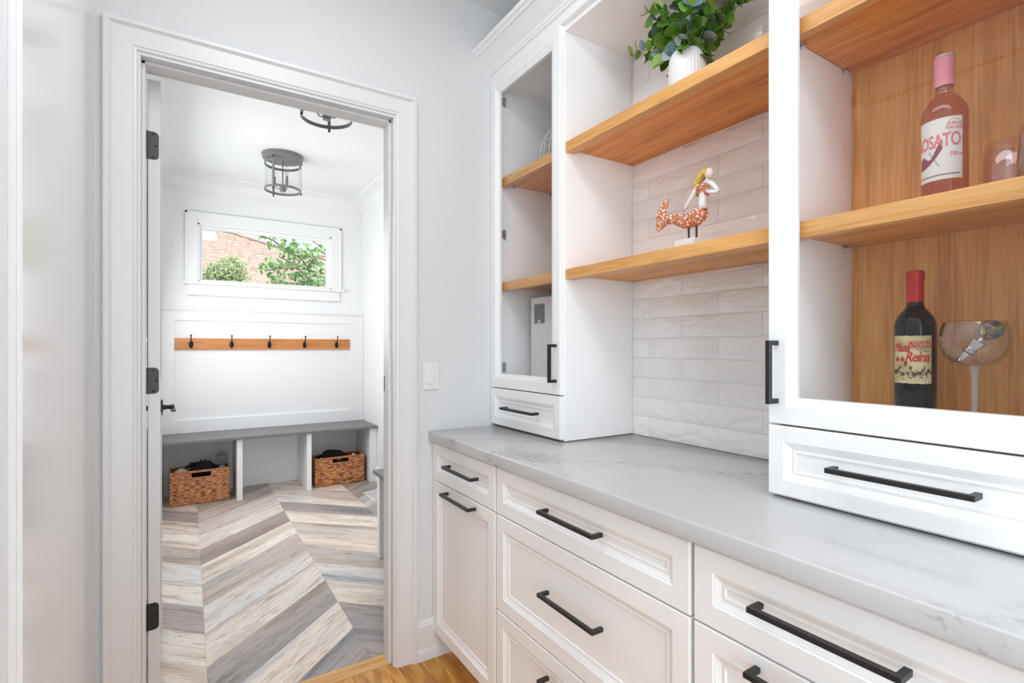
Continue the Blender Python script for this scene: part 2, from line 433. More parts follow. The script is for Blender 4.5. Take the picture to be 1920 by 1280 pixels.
def extrude_profile(bm, prof, fn0, fn1):
    """profile points mapped by fn0 / fn1 to both ends of the run"""
    a = [bm.verts.new(fn0(*p)) for p in prof]; b = [bm.verts.new(fn1(*p)) for p in prof]; n = len(prof)
    for i in range(n): bm.faces.new((a[i], a[(i + 1) % n], b[(i + 1) % n], b[i]))
    bm.faces.new(list(reversed(a))); bm.faces.new(b)
    bmesh.ops.recalc_face_normals(bm, faces=bm.faces)
    return bm
S = 'structure'

# ------------------------------------------------------------------ dimensions
XL = -.229; XR = 1.455; YD = 1.905; YD2 = 2.02; ZC = 2.672
ZT = .897                                    # worktop height
MXL, MXR, MY1 = -.229, 1.474, 5.11
OX0, OX1, OZ = -.12, .668, 2.112             # door opening between the jamb faces

# ------------------------------------------------------------------ room shell
obj('floor', bx(XL - .12, XR + .15, -3.6, 1.952, -.08, -.012), 'gap_dark', kind=S)
fl = bpy.data.objects['floor']
# oak boards of the pantry floor
bw_ = .083
x = XL; col = 0
while x < 1.30:
    y = 1.935; first = True
    while y > -.299:
        L = rnd.uniform(.55, 1.15) if not first else [.42, .75, 1.1, .55, .9][col % 5]
        y2 = max(y - L, -.3)
        cx, cy = x + bw_ / 2, (y + y2) / 2
        b = bx(x + .0004, x + bw_ - .0004, y2 + .0004, y - .0004, -.011, 0, bev=.0007)
        o = obj('board', b, 'oak_floor', fl, loc=(cx, cy, 0))
        k = rnd.uniform(.86, 1.12); o.color = (k, k * rnd.uniform(.96, 1.02), k * rnd.uniform(.9, 1.02), 1)
        y = y2; first = False
    x += bw_; col += 1
obj('invented_paving', bx(-3.9, XL - .12, -3.5, .15, -.011, -.001), 'stone_floor', fl, loc=(-2, -1.6, 0))  # invented floor out of view, neutral grey to limit warm bounce
obj('invented_paving', bx(XL - .12, XR, -3.5, -.3, -.011, -.001), 'stone_floor', fl, loc=(.6, -2.3, 0))
t = obj('trim_1', bx(OX0 + .004, OX1 - .002, 1.937, 2.008, -.012, .0015, bev=.001), 'oak_threshold', kind=S)

# weathered planks of the mudroom floor, laid as chevrons
mf = obj('floor', bx(MXL - .1, MXR + .1, 1.96, MY1 + .1, -.08, -.0095), 'grout', kind=S)
shades = [(1.10, 1.04, .98), (.60, .545, .52), (1.18, 1.13, 1.07), (.92, .86, .82), (.55, .515, .51), (1.12, 1.04, .975), (.78, .715, .68), (1.02, 1.01, 1.0)]
TONE = {0: {-3: 4, -2: 5, -1: 1, 0: 0, 1: 7, 2: 6, 3: 2, 4: 1, 5: 0, 6: 3, 7: 6, 8: 4},
        1: {-3: 1, -2: 4, -1: 2, 0: 7, 1: 6, 2: 5, 3: 3, 4: 2, 5: 1, 6: 0, 7: 3},
        -1: {-1: 5, 0: 0, 1: 1, 2: 2, 3: 7, 4: 6, 5: 2, 6: 5, 7: 4, 8: 3}}
W_, P_, SL = .5525, .272, .528 / .5525
for k in range(-1, 3):
    x0 = .062 + W_ * k; x1 = x0 + W_
    up = (k % 2 == 0)                        # rises towards the right
    for j in range(-3, 14):
        yv = 2.29 + P_ * j
        if up: quad = [(x0, yv), (x1, yv + SL * W_), (x1, yv + P_ + SL * W_), (x0, yv + P_)]; ang = math.atan(SL)
        else: quad = [(x0, yv + SL * W_), (x1, yv), (x1, yv + P_), (x0, yv + P_ + SL * W_)]; ang = -math.atan(SL)
        if k < 0 or k == 1: pass
        p = quad
        for (nx, ny, d) in ((1, 0, MXR), (-1, 0, -MXL), (0, 1, MY1), (0, -1, -2.008)):
            p = clip_poly(p, nx, ny, d)
            if len(p) < 3: break
        if len(p) < 3: continue
        cx = sum(q[0] for q in p) / len(p); cy = sum(q[1] for q in p) / len(p)
        area = abs(sum(p[i][0] * p[(i + 1) % len(p)][1] - p[(i + 1) % len(p)][0] * p[i][1] for i in range(len(p)))) / 2
        if area < 2e-4: continue
        ca, sa = math.cos(-ang), math.sin(-ang)
        loc = [((q[0] - cx) * ca - (q[1] - cy) * sa, (q[0] - cx) * sa + (q[1] - cy) * ca) for q in p]
        bm = poly_prism(B(), loc, -.009, 0)
        try: bmesh.ops.bevel(bm, geom=[e for e in bm.edges if all(abs(v.co.z) < 1e-6 for v in e.verts)], offset=.0013, segments=1, affect='EDGES')
        except Exception: pass
        o = obj('plank', bm, 'weathered_plank', None, loc=(0, 0, 0))
        o.parent = mf; o.location = Vector((cx, cy, 0)) - Vector(mf['_w']); o.rotation_euler = (0, 0, ang)
        c = shades[TONE.get(k, {}).get(j, (1, 4, 3, 4)[j % 4] if k == 2 else (j * 3 + 5) % 8)]; o.color = (*c, 1)

# pantry walls
obj('wall_left', bx(XL - .12, XL, 1.09, YD, 0, ZC), 'gloss_paint', kind=S)
bm = bx(XL - .12, XL, .02, 1.09, 2.28, ZC); box(bm, XL - .12, XL, -.55, .02, 0, ZC); obj('wall_left', bm, 'wall_paint', kind=S)  # unseen near end of the wall, length set to shade the near cabinets
bm = B()
box(bm, XL - .12, OX0 - .02, YD, YD2, 0, ZC); box(bm, OX1 + .02, MXR + .1, YD, YD2, 0, ZC); box(bm, OX0 - .02, OX1 + .02, YD, YD2, OZ + .02, ZC)
obj('wall_far', bm, 'wall_paint', kind=S)
obj('wall_right', bx(XR, XR + .12, -3.5, YD, 0, ZC), 'wall_paint', kind=S)
wr = bpy.data.objects['wall_right']
obj('grout_bed', bx(XR - .0052, XR + .001, .667, 1.4175, ZT + .0005, 2.338), 'grout', wr)
obj('ceiling', bx(-4.1, XR + .12, -3.6, YD, ZC, ZC + .1), 'ceiling_paint', kind=S)
# invented kitchen behind the camera, added for the light: walls with window openings
bm = B(); yk = -3.5
box(bm, -4.1, -2.25, yk - .12, yk, 0, ZC); box(bm, .45, XR + .12, yk - .12, yk, 0, ZC); box(bm, -2.25, .45, yk - .12, yk, 0, .08); box(bm, -2.25, .45, yk - .12, yk, 2.48, ZC)
obj('wall_rear', bm, 'wall_paint', kind=S)
bm = B()
box(bm, -4.1, -3.98, -3.5, -2.95, 0, ZC); box(bm, -4.1, -3.98, -.25, .6, 0, ZC); box(bm, -4.1, -3.98, -2.95, -.25, 0, .12); box(bm, -4.1, -3.98, -2.95, -.25, 2.55, ZC)
obj('wall_kitchen_left', bm, 'wall_paint', kind=S)
obj('wall_kitchen_far', bx(-3.98, XL - .12, .15, .27, 0, ZC), 'wall_paint', kind=S)
obj('floor', bx(-4.1, XL - .12, -3.5, .3, -.08, -.012), 'gap_dark', kind=S)

# plain door beside the camera in the left wall
d2 = thing('door_2', (XL, .55, 0), kind=S)
obj('door_slab', bx(XL - .035, XL + .004, .035, 1.035, .008, 2.255, bev=.002), 'gloss_paint', d2)
bm = B()
for yy in (1.040, -.03):
    box(bm, XL - .01, XL + .012, yy, yy + .052, 0, 2.33, bev=.003)
    box(bm, XL - .01, XL + .017, yy + .012, yy + .030, 0, 2.33, bev=.003)
box(bm, XL - .01, XL + .012, -.03, 1.092, 2.262, 2.33, bev=.003)
obj('casing', bm, 'gloss_paint', d2)

# mudroom shell
bm = B()
box(bm, MXL - .12, MXL, YD2, 3.15, 0, ZC); box(bm, MXL - .12, MXL, 4.65, MY1 + .12, 0, ZC); box(bm, MXL - .12, MXL, 3.15, 4.65, 0, 1.1); box(bm, MXL - .12, MXL, 3.15, 4.65, 2.36, ZC)
obj('wall_mudroom_left', bm, 'mud_paint', kind=S)
obj('wall_mudroom_right', bx(MXR, MXR + .12, YD2, MY1 + .12, 0, ZC), 'mud_paint', kind=S)
obj('ceiling', bx(MXL - .12, MXR + .12, YD, MY1 + .12, ZC, ZC + .1), 'mud_paint', kind=S)
WX0, WX1, WZ0, WZ1 = .072, 1.172, 1.785, 2.290
bm = B()
box(bm, MXL, WX0, MY1, MY1 + .12, 0, ZC); box(bm, WX1, MXR, MY1, MY1 + .12, 0, ZC); box(bm, WX0, WX1, MY1, MY1 + .12, 0, WZ0); box(bm, WX0, WX1, MY1, MY1 + .12, WZ1, ZC)
wf = obj('wall_mudroom_far', bm, 'mud_paint', kind=S)
# cove along the mudroom ceiling (far wall, right wall, left wall), mitred
def cove_ring(inset, z):
    a = inset
    return [(MXL + a, YD2, z), (MXL + a, MY1 - a, z), (MXR - a, MY1 - a, z), (MXR - a, YD2, z)]
bm = B(); prof = [(.0005, 2.555), (.006, 2.562), (.006, 2.572)]
R_ = .098
for i in range(9):
    a = PI / 2 * i / 8; prof.append((.008 + R_ - R_ * math.cos(a), 2.572 + .082 * math.sin(a)))
prof += [(.114, 2.654), (.114, 2.662), (.122, 2.6715)]
rings = [[bm.verts.new(p) for p in cove_ring(i, z)] for i, z in prof]
for A, Bq in zip(rings, rings[1:]):
    for i in range(3): bm.faces.new((A[i], A[i + 1], Bq[i + 1], Bq[i]))
bmesh.ops.recalc_face_normals(bm, faces=bm.faces)
obj('trim_2', bm, 'mud_paint', smooth=True, kind=S, loc=(.6, 3.5, 2.555))

# ------------------------------------------------------------------ window in the far wall
wd = thing('window_1', (.62, MY1, WZ0), kind=S)
bm = B()
cs = .092
for (a, b_, c, d) in ((WX0 - cs, WX0, WZ0 - .02, WZ1 + cs), (WX1, WX1 + cs, WZ0 - .02, WZ1 + cs), (WX0, WX1, WZ1, WZ1 + cs)):
    box(bm, a, b_, MY1 - .012, MY1 + .002, c, d, bev=.002)
for (a, b_, c, d) in ((WX0 - cs, WX0 - cs + .018, WZ0 - .02, WZ1 + cs), (WX1 + cs - .018, WX1 + cs, WZ0 - .02, WZ1 + cs), (WX0 - cs, WX1 + cs, WZ1 + cs - .018, WZ1 + cs)):
    box(bm, a, b_, MY1 - .018, MY1 + .002, c, d, bev=.002)
obj('casing', bm, 'mud_paint', wd)
bm = B()
box(bm, WX0, WX0 + .012, MY1, MY1 + .12, WZ0, WZ1); box(bm, WX1 - .012, WX1, MY1, MY1 + .12, WZ0, WZ1); box(bm, WX0, WX1, MY1, MY1 + .12, WZ1 - .012, WZ1); box(bm, WX0, WX1, MY1, MY1 + .12, WZ0, WZ0 + .012)
obj('jamb', bm, 'vinyl_white', wd)
bm = B(); g = .012
def rect_frame(bm, x0, x1, z0, z1, wdt, y0, y1, bev=.002):
    box(bm, x0, x0 + wdt, y0, y1, z0, z1, bev=bev); box(bm, x1 - wdt, x1, y0, y1, z0, z1, bev=bev)
    box(bm, x0 + wdt, x1 - wdt, y0, y1, z1 - wdt, z1, bev=bev); box(bm, x0 + wdt, x1 - wdt, y0, y1, z0, z0 + wdt, bev=bev)
rect_frame(bm, WX0 + g, WX1 - g, WZ0 + g, WZ1 - g, .014, MY1 + .045, MY1 + .09)
rect_frame(bm, WX0 + g + .010, WX1 - g - .010, WZ0 + g + .006, WZ1 - g - .012, .014, MY1 + .058, MY1 + .085)
sash = obj('sash', bm, 'vinyl_white', wd)
obj('pane', bx(WX0 + g + .018, WX1 - g - .018, MY1 + .070, MY1 + .074, WZ0 + g + .012, WZ1 - g - .02), 'window_glass', wd)
obj('sill', bx(WX0 - .115, WX1 + .115, MY1 - .045, MY1 + .05, WZ0 - .020, WZ0 + .002, bev=.005, seg=2), 'mud_paint', wd)
bm = bx(WX0 - .075, WX1 + .075, MY1 - .014, MY1 + .001, WZ0 - .112, WZ0 - .02, bev=.002); box(bm, WX0 - .075, WX1 + .075, MY1 - .019, MY1, WZ0 - .112, WZ0 - .10, bev=.002)
obj('apron', bm, 'mud_paint', wd)
# added unseen side window for the mudroom fill lamp (behind the open door)
w2 = thing('window_added', (MXL, 3.9, 1.1), kind=S)
bm = B()
for (a, b_, c, d) in ((3.15, 3.21, 1.1, 2.36), (4.59, 4.65, 1.1, 2.36), (3.21, 4.59, 1.1, 1.16), (3.21, 4.59, 2.30, 2.36)):
    box(bm, MXL - .10, MXL - .03, a, b_, c, d, bev=.002)
obj('sash', bm, 'plastic_white', w2)

# ------------------------------------------------------------------ wainscot with recessed panels above the bench
bm = B(); y0, y1 = MY1 - .018, MY1 + .001
box(bm, MXL, MXR - .004, y0, y1, 1.458, 1.545, bev=.001)
box(bm, MXL, MXR - .004, y0, y1, .50, .620, bev=.001)
box(bm, MXL, -.094, y0, y1, .6195, 1.4585); box(bm, 1.343, 1.455, y0, y1, .6195, 1.4585)
pn = obj('trim_3', bm, 'mud_paint', kind=S)
obj('panel', bx(-.096, 1.345, MY1 - .004, MY1 + .001, .618, 1.46), 'mud_paint', pn)
bm = bx(MXL, MXR - .002, MY1 - .034, MY1, 1.545, 1.562, bev=.004, seg=2); box(bm, MXL, MXR - .002, MY1 - .024, MY1, 1.532, 1.546, bev=.003)
obj('cap', bm, 'mud_paint', pn)
obj('stile', bx(1.455, MXR - .001, MY1 - .030, MY1, .51, 1.545, bev=.002), 'mud_paint', pn)

# baseboards
def baseboard(name, x0, x1, yw, h=.15, sgn=-1):
    prof = [(0, 0), (0, h), (.004, h), (.009, h - .006), (.010, h - .014), (.013, h - .020), (.013, .038), (.022, .034), (.024, .02), (.024, 0)]
    return obj(name, extrude_profile(B(), prof, lambda d, z: (x0, yw + sgn * d, z), lambda d, z: (x1, yw + sgn * d, z)), 'trim_paint', kind=S)
baseboard('baseboard_far', .757, .93, YD)
baseboard('baseboard_far', XL, -.213, YD)
prof = [(0, 0), (0, .14), (.004, .14), (.012, .125), (.012, 0)]
obj('baseboard_mudroom_right', extrude_profile(B(), prof, lambda d, z: (MXR - d, 3.0, z), lambda d, z: (MXR - d, 4.66, z)), 'mud_paint', kind=S)
obj('baseboard_left', extrude_profile(B(), prof, lambda d, z: (XL + d, 1.10, z), lambda d, z: (XL + d, YD, z)), 'trim_paint', kind=S)

# ------------------------------------------------------------------ door casing, jamb, door
dr = thing('door_1', (OX0, YD2, 0), kind=S)
CX0, CX1, CZ = -.209, .757, 2.203             # outer edges of the casing
IX0, IX1, IZ = -.127, .675, 2.119
def casing_frame():
    # profile across the casing: (distance from the outer edge, projection)
    prof = [(0, 0), (0, .020), (.004, .022), (.014, .022), (.018, .017), (.022, .0135), (.070, .0115), (.0735, .0085), (.079, .0075), (.082, .004), (.082, 0)]
    bm = B(); rings = []
    for d, p in prof:
        y = YD - p
        rings.append([bm.verts.new(q) for q in ((CX0 + d, y, 0), (CX0 + d, y, CZ - d), (CX1 - d, y, CZ - d), (CX1 - d, y, 0))])
    for A, Bq in zip(rings, rings[1:]):
        for i in range(3): bm.faces.new((A[i], A[i + 1], Bq[i + 1], Bq[i]))
    bmesh.ops.recalc_face_normals(bm, faces=bm.faces)
    return bm
cas = obj('casing', casing_frame(), 'trim_paint', dr)
bm = B()
box(bm, OX0 - .02, OX0, YD - .001, YD2 + .004, 0, OZ, bev=.001); box(bm, OX1, OX1 + .02, YD - .001, YD2 + .004, 0, OZ, bev=.001); box(bm, OX0 - .02, OX1 + .02, YD - .001, YD2 + .004, OZ, OZ + .02, bev=.001)
# door stop
box(bm, OX0, OX0 + .010, YD + .030, YD2 - .040, 0, OZ, bev=.0015); box(bm, OX1 - .010, OX1, YD + .030, YD2 - .040, 0, OZ, bev=.0015); box(bm, OX0, OX1, YD + .030, YD2 - .040, OZ - .010, OZ, bev=.0015)
obj('jamb', bm, 'trim_paint', dr)
obj('strike_plate', bx(OX1 - .0018, OX1 + .001, YD2 - .032, YD2 - .004, 1.055, 1.115, bev=.0008), 'black_metal', dr)
# the slab, swung fully open into the mudroom
hx, hy = -.1095, YD2 + .012
ang = math.radians(92.1)
Mr = Matrix.Translation((hx, hy, 0)) @ Matrix.Rotation(ang, 4, 'Z')
def dm(bm):  # local: x along the width from the hinge, y = 0 .. -.035 thickness, z up
    bmesh.ops.transform(bm, matrix=Mr, verts=bm.verts); return bm
DW, DT, DZ0, DZ1 = .755, .0345, .010, 2.100
bm = B()
box(bm, 0, DW, -DT, 0, DZ0, DZ1, bev=.0015)
slab = obj('door_slab', dm(bm), 'trim_paint', dr)
bm = B()
for s, y in ((1, 0.0), (-1, -DT)):
    for z0, z1 in ((.25, .95), (1.12, 1.95)):
        for a, b_, c, d in ((.11, .122, z0, z1), (.63, .642, z0, z1), (.122, .63, z0, z0 + .012), (.122, .63, z1 - .012, z1)):
            box(bm, a, b_, y - (.0 if s > 0 else .004), y + (.004 if s > 0 else 0), c, d, bev=.001)
obj('panel_moulding', dm(bm), 'trim_paint', slab)
# hinges: rounded leaf let into the hinge edge, barrel and screws
def hinge(z0, z1, mat):
    bm = B(); n = 6; r = .013; t0 = .0016
    # leaf lies on the hinge edge (local x = 0), spans local y -DT+.004 .. 0
    ya, yb = .001, -DT + .0045
    pts = [(ya, z0), (ya, z1)]
    for i in range(n + 1):
        a = PI / 2 * (1 - i / n); pts.append((yb + r - r * math.cos(a), z1 - r + r * math.sin(a)))
    for i in range(n + 1):
        a = PI / 2 * i / n; pts.append((yb + r - r * math.cos(a), z0 + r - r * math.sin(a)))
    a_ = [bm.verts.new((-t0, p, q)) for p, q in pts]; b_ = [bm.verts.new((.0005, p, q)) for p, q in pts]
    bm.faces.new(a_); bm.faces.new(list(reversed(b_)))
    for i in range(len(pts)): bm.faces.new((a_[i], b_[i], b_[(i + 1) % len(pts)], a_[(i + 1) % len(pts)]))
    bmesh.ops.recalc_face_normals(bm, faces=bm.faces)
    h = obj('hinge', dm(bm), mat, dr)
    bm = B(); L = z1 - z0
    for i in range(5):
        za = z0 + L * i / 5 + .0006; zb = z0 + L * (i + 1) / 5 - .0006
        if i % 2 == 0: lathe(bm, [(.0052, za), (.0052, zb)], (-.003, .0045, 0), 12)
        else: lathe(bm, [(.0048, za), (.0048, zb)], (-.003, .0045, 0), 12)
    obj('barrel', dm(bm), 'nickel' if mat == 'x' else mat, h)
    bm = B()
    for (yy, zz) in ((-.015, z1 - .008), (-.0225, (z0 + z1) / 2), (-.015, z0 + .009)):
        lathe(bm, [(.0034, -.0020), (.0030, -.0026), (.0008, -.0021)], (0, yy, zz), 12, axis='X')
    obj('screw', dm(bm), 'screw_metal', h, kind='stuff')
hinge(1.841, 1.931, 'dark_steel'); hinge(1.079, 1.164, 'dark_steel'); hinge(.312, .399, 'black_metal')
# lever handles on both faces
lvz = .966; lx = DW - .06
for s, y in ((1, -DT), (-1, 0.0)):
    sg = -1 if s > 0 else 1                  # outwards direction in local y
    bm = B(); box(bm, lx - .033, lx + .033, y, y + sg * .008, lvz - .033, lvz + .033, bev=.002)
    h = obj('handle', dm(bm), 'black_metal', dr)
    bm = B(); lathe(bm, [(.013, y), (.0115, y + sg * .014), (.0095, y + sg * .018), (.0095, y + sg * .046)], (lx, 0, lvz), 20, axis='Y')
    obj('neck', dm(bm), 'black_metal', h, smooth=True)
    bm = B()
    box(bm, lx - .105, lx + .012, y + sg * .036, y + sg * .054, lvz - .011, lvz - .004, bev=.002)
    box(bm, lx - .03, lx + .012, y + sg * .034, y + sg * .050, lvz - .011, lvz + .011, bev=.003)
    obj('lever', dm(bm), 'black_metal', h)
bm = B(); box(bm, DW - .001, DW + .001, -.027, -.008, lvz - .028, lvz + .028, bev=.0008); obj('latch_plate', dm(bm), 'black_metal', dr)

# ------------------------------------------------------------------ light switch
sw = thing('light_switch', (.82, YD, 1.062), 'white paddle light switch plate on the wall beside the door casing', 'light switch')
obj('plate', bx(.787, .854, YD - .006, YD - .0003, 1.062, 1.173, bev=.002, seg=2), 'plastic_white', sw)
obj('paddle_surround', bx(.8015, .8395, YD - .0072, YD - .004, 1.081, 1.154, bev=.001), 'trim_paint', sw)
bm = bx(.8055, .8355, YD - .0095, YD - .005, 1.085, 1.150, bev=.002, seg=2)
obj('paddle', bm, 'plastic_white', sw)
for zz in (1.0695, 1.1655):
    obj('screw', lathe(B(), [(.0024, -.0066), (.0018, -.0074), (.0003, -.0070)], (.8205, YD, zz), 10, axis='Y'), 'trim_paint', sw)

# ------------------------------------------------------------------ cabinets
def front_panel(X0, y0, y1, z0, z1, th=.020, rail=.042, glass=False):
    """frame-and-bead front facing -X; returns bmesh. y0<y1"""
    bm = B()
    if glass: steps = [(0, .002), (.0022, 0), (rail - .006, 0), (rail - .004, .003), (rail + .004, .0045), (rail + .006, .0075), (rail + .013, .0085), (rail + .014, .014), (rail + .014, th)]
    else: steps = [(0, .002), (.0022, 0), (rail, 0), (rail + .002, .0026), (rail + .005, .0030), (rail + .008, .0050), (rail + .016, .0088), (rail + .0175, .0072), (rail + .0215, .0072), (rail + .0235, .0100)]
    def ring(i, d): return [bm.verts.new((X0 + d, a, b)) for a, b in ((y0 + i, z0 + i), (y1 - i, z0 + i), (y1 - i, z1 - i), (y0 + i, z1 - i))]
    back = ring(0, th); rings = [ring(i, d) for i, d in steps]
    allr = [back] + rings
    for A, Bq in zip(allr, allr[1:]):
        for i in range(4): bm.faces.new((A[i], A[(i + 1) % 4], Bq[(i + 1) % 4], Bq[i]))
    if glass:
        A, Bq = rings[-1], back
        for i in range(4): bm.faces.new((A[i], A[(i + 1) % 4], Bq[(i + 1) % 4], Bq[i]))
    else:
        bm.faces.new(rings[-1]); bm.faces.new(list(reversed(back)))
    bmesh.ops.recalc_face_normals(bm, faces=bm.faces)
    return bm
def pull(XF, parent, y0=None, y1=None, z=None, vert=None, proj=.035):
    """square bar pull; horizontal along Y, or vertical when vert=(y, z0, z1)"""
    bm = B(); t_ = .0105; bx0 = XF - proj
    if vert:
        yc, z0, z1 = vert
        box(bm, bx0, bx0 + t_, yc - t_ / 2, yc + t_ / 2, z0, z1, bev=.0008)
        for zz in (z0, z1 - t_): box(bm, bx0 + t_ * .9, XF + .0005, yc - t_ / 2, yc + t_ / 2, zz, zz + t_, bev=.0006)
    else:
        box(bm, bx0, bx0 + t_, y0, y1, z - .005, z + .005, bev=.0008)
        for yy in (y0, y1 - t_): box(bm, bx0 + t_ * .9, XF + .0005, yy, yy + t_, z - .005, z + .005, bev=.0006)
    return obj('handle', bm, 'black_metal', parent)
BF, BZ0, BZ1 = .829, .098, .852
def base_cabinet(y0, y1, label, fronts, yl=None):
    t = thing('base_cabinet', ((BF + XR) / 2, (y0 + y1) / 2, 0), label, 'cabinet')
    bm = B(); xb = BF + .0205
    box(bm, xb, XR - .003, y0 + .0008, y0 + .019, BZ0, BZ1 + .004); box(bm, xb, XR - .003, y1 - .019, y1 - .0008, BZ0, BZ1 + .004)
    box(bm, xb + .001, XR - .003, y0 + .019, y1 - .019, BZ0, BZ0 + .018); box(bm, xb + .001, XR - .003, y0 + .019, y1 - .019, BZ1 - .014, BZ1 + .004); box(bm, XR - .012, XR - .003, y0 + .019, y1 - .019, BZ0 + .018, BZ1 - .014)
    box(bm, xb + .002, xb + .02, y0 + .019, y1 - .019, .690, .712)
    if yl: box(bm, BF + .004, xb + .01, y1 - .028, y1 - .0008, BZ0, BZ1 + .004)
    obj('carcass', bm, 'cabinet_paint', t)
    obj('toe_kick', bx(BF + .085, BF + .10, y0 + .0008, y1 - .0008, 0, BZ0, bev=.0), 'cabinet_paint', t)
    for (kind, z0, z1, hy0, hy1, hz) in fronts:
        yy1 = (y1 - .006) if not yl else yl
        f = obj(kind, front_panel(BF, y0 + .0015, yy1 - .0015, z0, z1), 'cabinet_paint', t)
        if hz: pull(BF, f, hy0, hy1, hz)
    return t
base_cabinet(1.410, 1.9045, 'narrow white base cabinet beside the door casing, one drawer over one tall door',
             [('drawer', .7045, .850, 1.519, 1.745, .785), ('door', .100, .701, 1.537, 1.765, .679)], yl=1.902)
base_cabinet(.6585, 1.4095, 'widest white base cabinet in the middle of the run, three stacked drawers',
             [('drawer', .7045, .850, .907, 1.133, .786), ('drawer', .4015, .701, .906, 1.131, .563), ('drawer', .100, .398, .906, 1.131, .33)])
base_cabinet(.1530, .6580, 'white base cabinet below the oak-lined glass cabinet, drawer over a tall front',
             [('drawer', .7045, .850, .295, .518, .789), ('door', .100, .701, .300, .524, .676)])

# worktop
bm = bx(.811, XR - .002, .130, YD - .0015, BZ1 + .0055, ZT, bev=.004, seg=3)
tag(obj('worktop', bm, 'quartz', smooth=True), 'pale quartz worktop with grey speckled veins along the base cabinets', 'worktop')

# ------------------------------------------------------------------ backsplash tiles (parts of the right wall)
PZ, TY = .0735, .2945
row = 0; z = ZT + .001
while z < 2.335:
    z1 = min(z + PZ - .0022, 2.338)
    off = 1.3345 if row % 2 == 0 else 1.1840
    ys = [off + TY * k for k in range(-4, 3)]
    for a in ys:
        y0, y1 = max(a + .0011, .684), min(a + TY - .0011, 1.4175)
        if y1 - y0 < .006: continue
        cy = (y0 + y1) / 2
        bm = bx(XR - .0075 - rnd.uniform(0, .0008), XR + .001, y0, y1, z, z1, bev=.0018, seg=2)
        obj('tile', bm, 'tile_glaze', wr, smooth=True, loc=(XR - .004, cy, (z + z1) / 2))
    z += PZ; row += 1

# ------------------------------------------------------------------ upper cabinets
UF = 1.097; UB = 1.117; UZ0, UZ1 = .907, 2.356
def upper(y0, y1, label, back_mat, dy0, dy1):
    t = thing('upper_cabinet', (1.28, (y0 + y1) / 2, ZT), label, 'cabinet')
    bm = B()
    box(bm, UB, XR - .002, y0, y0 + .02, ZT + .0025, UZ1 + .03, bev=.001); box(bm, UB, XR - .002, y1 - .02, y1, ZT + .0025, UZ1 + .03, bev=.001)
    box(bm, UB + .001, XR - .002, y0 + .02, y1 - .02, ZT + .0025, ZT + .02); box(bm, UB + .001, XR - .002, y0 + .02, y1 - .02, 1.070, 1.088)
    box(bm, UB + .001, XR - .002, y0 + .02, y1 - .02, 2.338, UZ1 + .03)
    obj('carcass', bm, 'carcass', t)
    obj('back_panel', bx(1.441, XR - .002, y0 + .02, y1 - .02, ZT + .02, 2.338), back_mat, t)
    return t
def shelf_unit(bm, x0, x1, y0, y1, ztop):
    box(bm, x0 + .022, x1, y0, y1, ztop - .022, ztop - .0005, bev=.0006)
ul = upper(1.4185, 1.9035, 'tall narrow-looking glass-fronted white cabinet, all white inside, with a dome and box', 'carcass', 0, 0)
ur = upper(.150, .6645, 'tall glass-fronted white cabinet with oak back panel holding wine bottles', 'oak_back', 0, 0)
def glass_door(t, y0, y1, hy, hz0, hz1, hinge_y, hsgn):
    d = obj('door', front_panel(UF, y0, y1, 1.0625, UZ1, rail=.045, glass=True), 'cabinet_paint', t)
    gi = .058
    obj('glass_pane', bx(UF + .010, UF + .0135, y0 + gi, y1 - gi, 1.0625 + gi, UZ1 - gi + .006), 'pane_glass', d)
    pull(UF, d, vert=(hy, hz0, hz1))
    for zz in (2.285, 1.715, 1.145):
        if hinge_y is None: continue
        bm = B(); yy = hinge_y
        box(bm, UF + .021, UF + .050, yy - .012 , yy, zz - .014, zz + .014, bev=.002)
        box(bm, UF + .050, UF + .062, yy - .008, yy, zz - .020, zz + .020, bev=.002)
        obj('hinge', bm, 'nickel', d)
    return d
glass_door(ul, 1.4200, 1.9020, 1.443, 1.106, 1.241, 1.8835, 1)
glass_door(ur, .1520, .6610, .642, 1.107, 1.245, None, 1)
f = obj('drawer', front_panel(UF, 1.4200, 1.9020, UZ0, 1.0585, rail=.034), 'cabinet_paint', ul); pull(UF, f, 1.546, 1.774, .984)
f = obj('drawer', front_panel(UF, .1520, .6610, UZ0, 1.0585, rail=.034), 'cabinet_paint', ur); pull(UF, f, .295, .525, .987)
obj('filler', bx(UF + .004, UB + .002, 1.9022, 1.9045, UZ0, UZ1), 'cabinet_paint', ul)
def inner_shelf(t, y0, y1, zt):
    s = obj('shelf', shelf_and_edge(1.135, 1.440, y0, y1, zt, .021), 'oak_shelf', t)
    obj('edge_band', bx(1.1335, 1.156, y0 + .0005, y1 - .0005, zt - .0365, zt, bev=.0008), 'oak_edge', s)
    for yy in (y0, y1):
        sg = 1 if yy == y0 else -1
        for xx in (1.20, 1.398):
            bm = B(); box(bm, xx - .010, xx + .010, yy, yy + sg * .010, zt - .0235, zt - .0212, bev=.0006)
            lathe(bm, [(.0035, 0), (.0035, .010)], (xx, yy + (0 if sg > 0 else -.010), zt - .027), 10, axis='Y')
            obj('shelf_pin', bm, 'chrome', s)
    return s
def shelf_and_edge(x0, x1, y0, y1, zt, th):
    return bx(x0 + .018, x1, y0 + .0008, y1 - .0008, zt - th, zt, bev=.0005)
for zt in (1.951, 1.506):
    inner_shelf(ul, 1.4395, 1.8825, zt); inner_shelf(ur, .171, .6435, zt)
def pegs(t, y, sg, xs):
    bm = B(); z = 1.117
    while z < 2.31:
        for xx in xs: lathe(bm, [(.0016, -.0002), (.0016, .0004)], (xx, y + (0 if sg > 0 else -.0002), z), 8, axis='Y')
        z += .032
    obj('peg_hole', bm, 'hole_grey', t, kind='stuff')
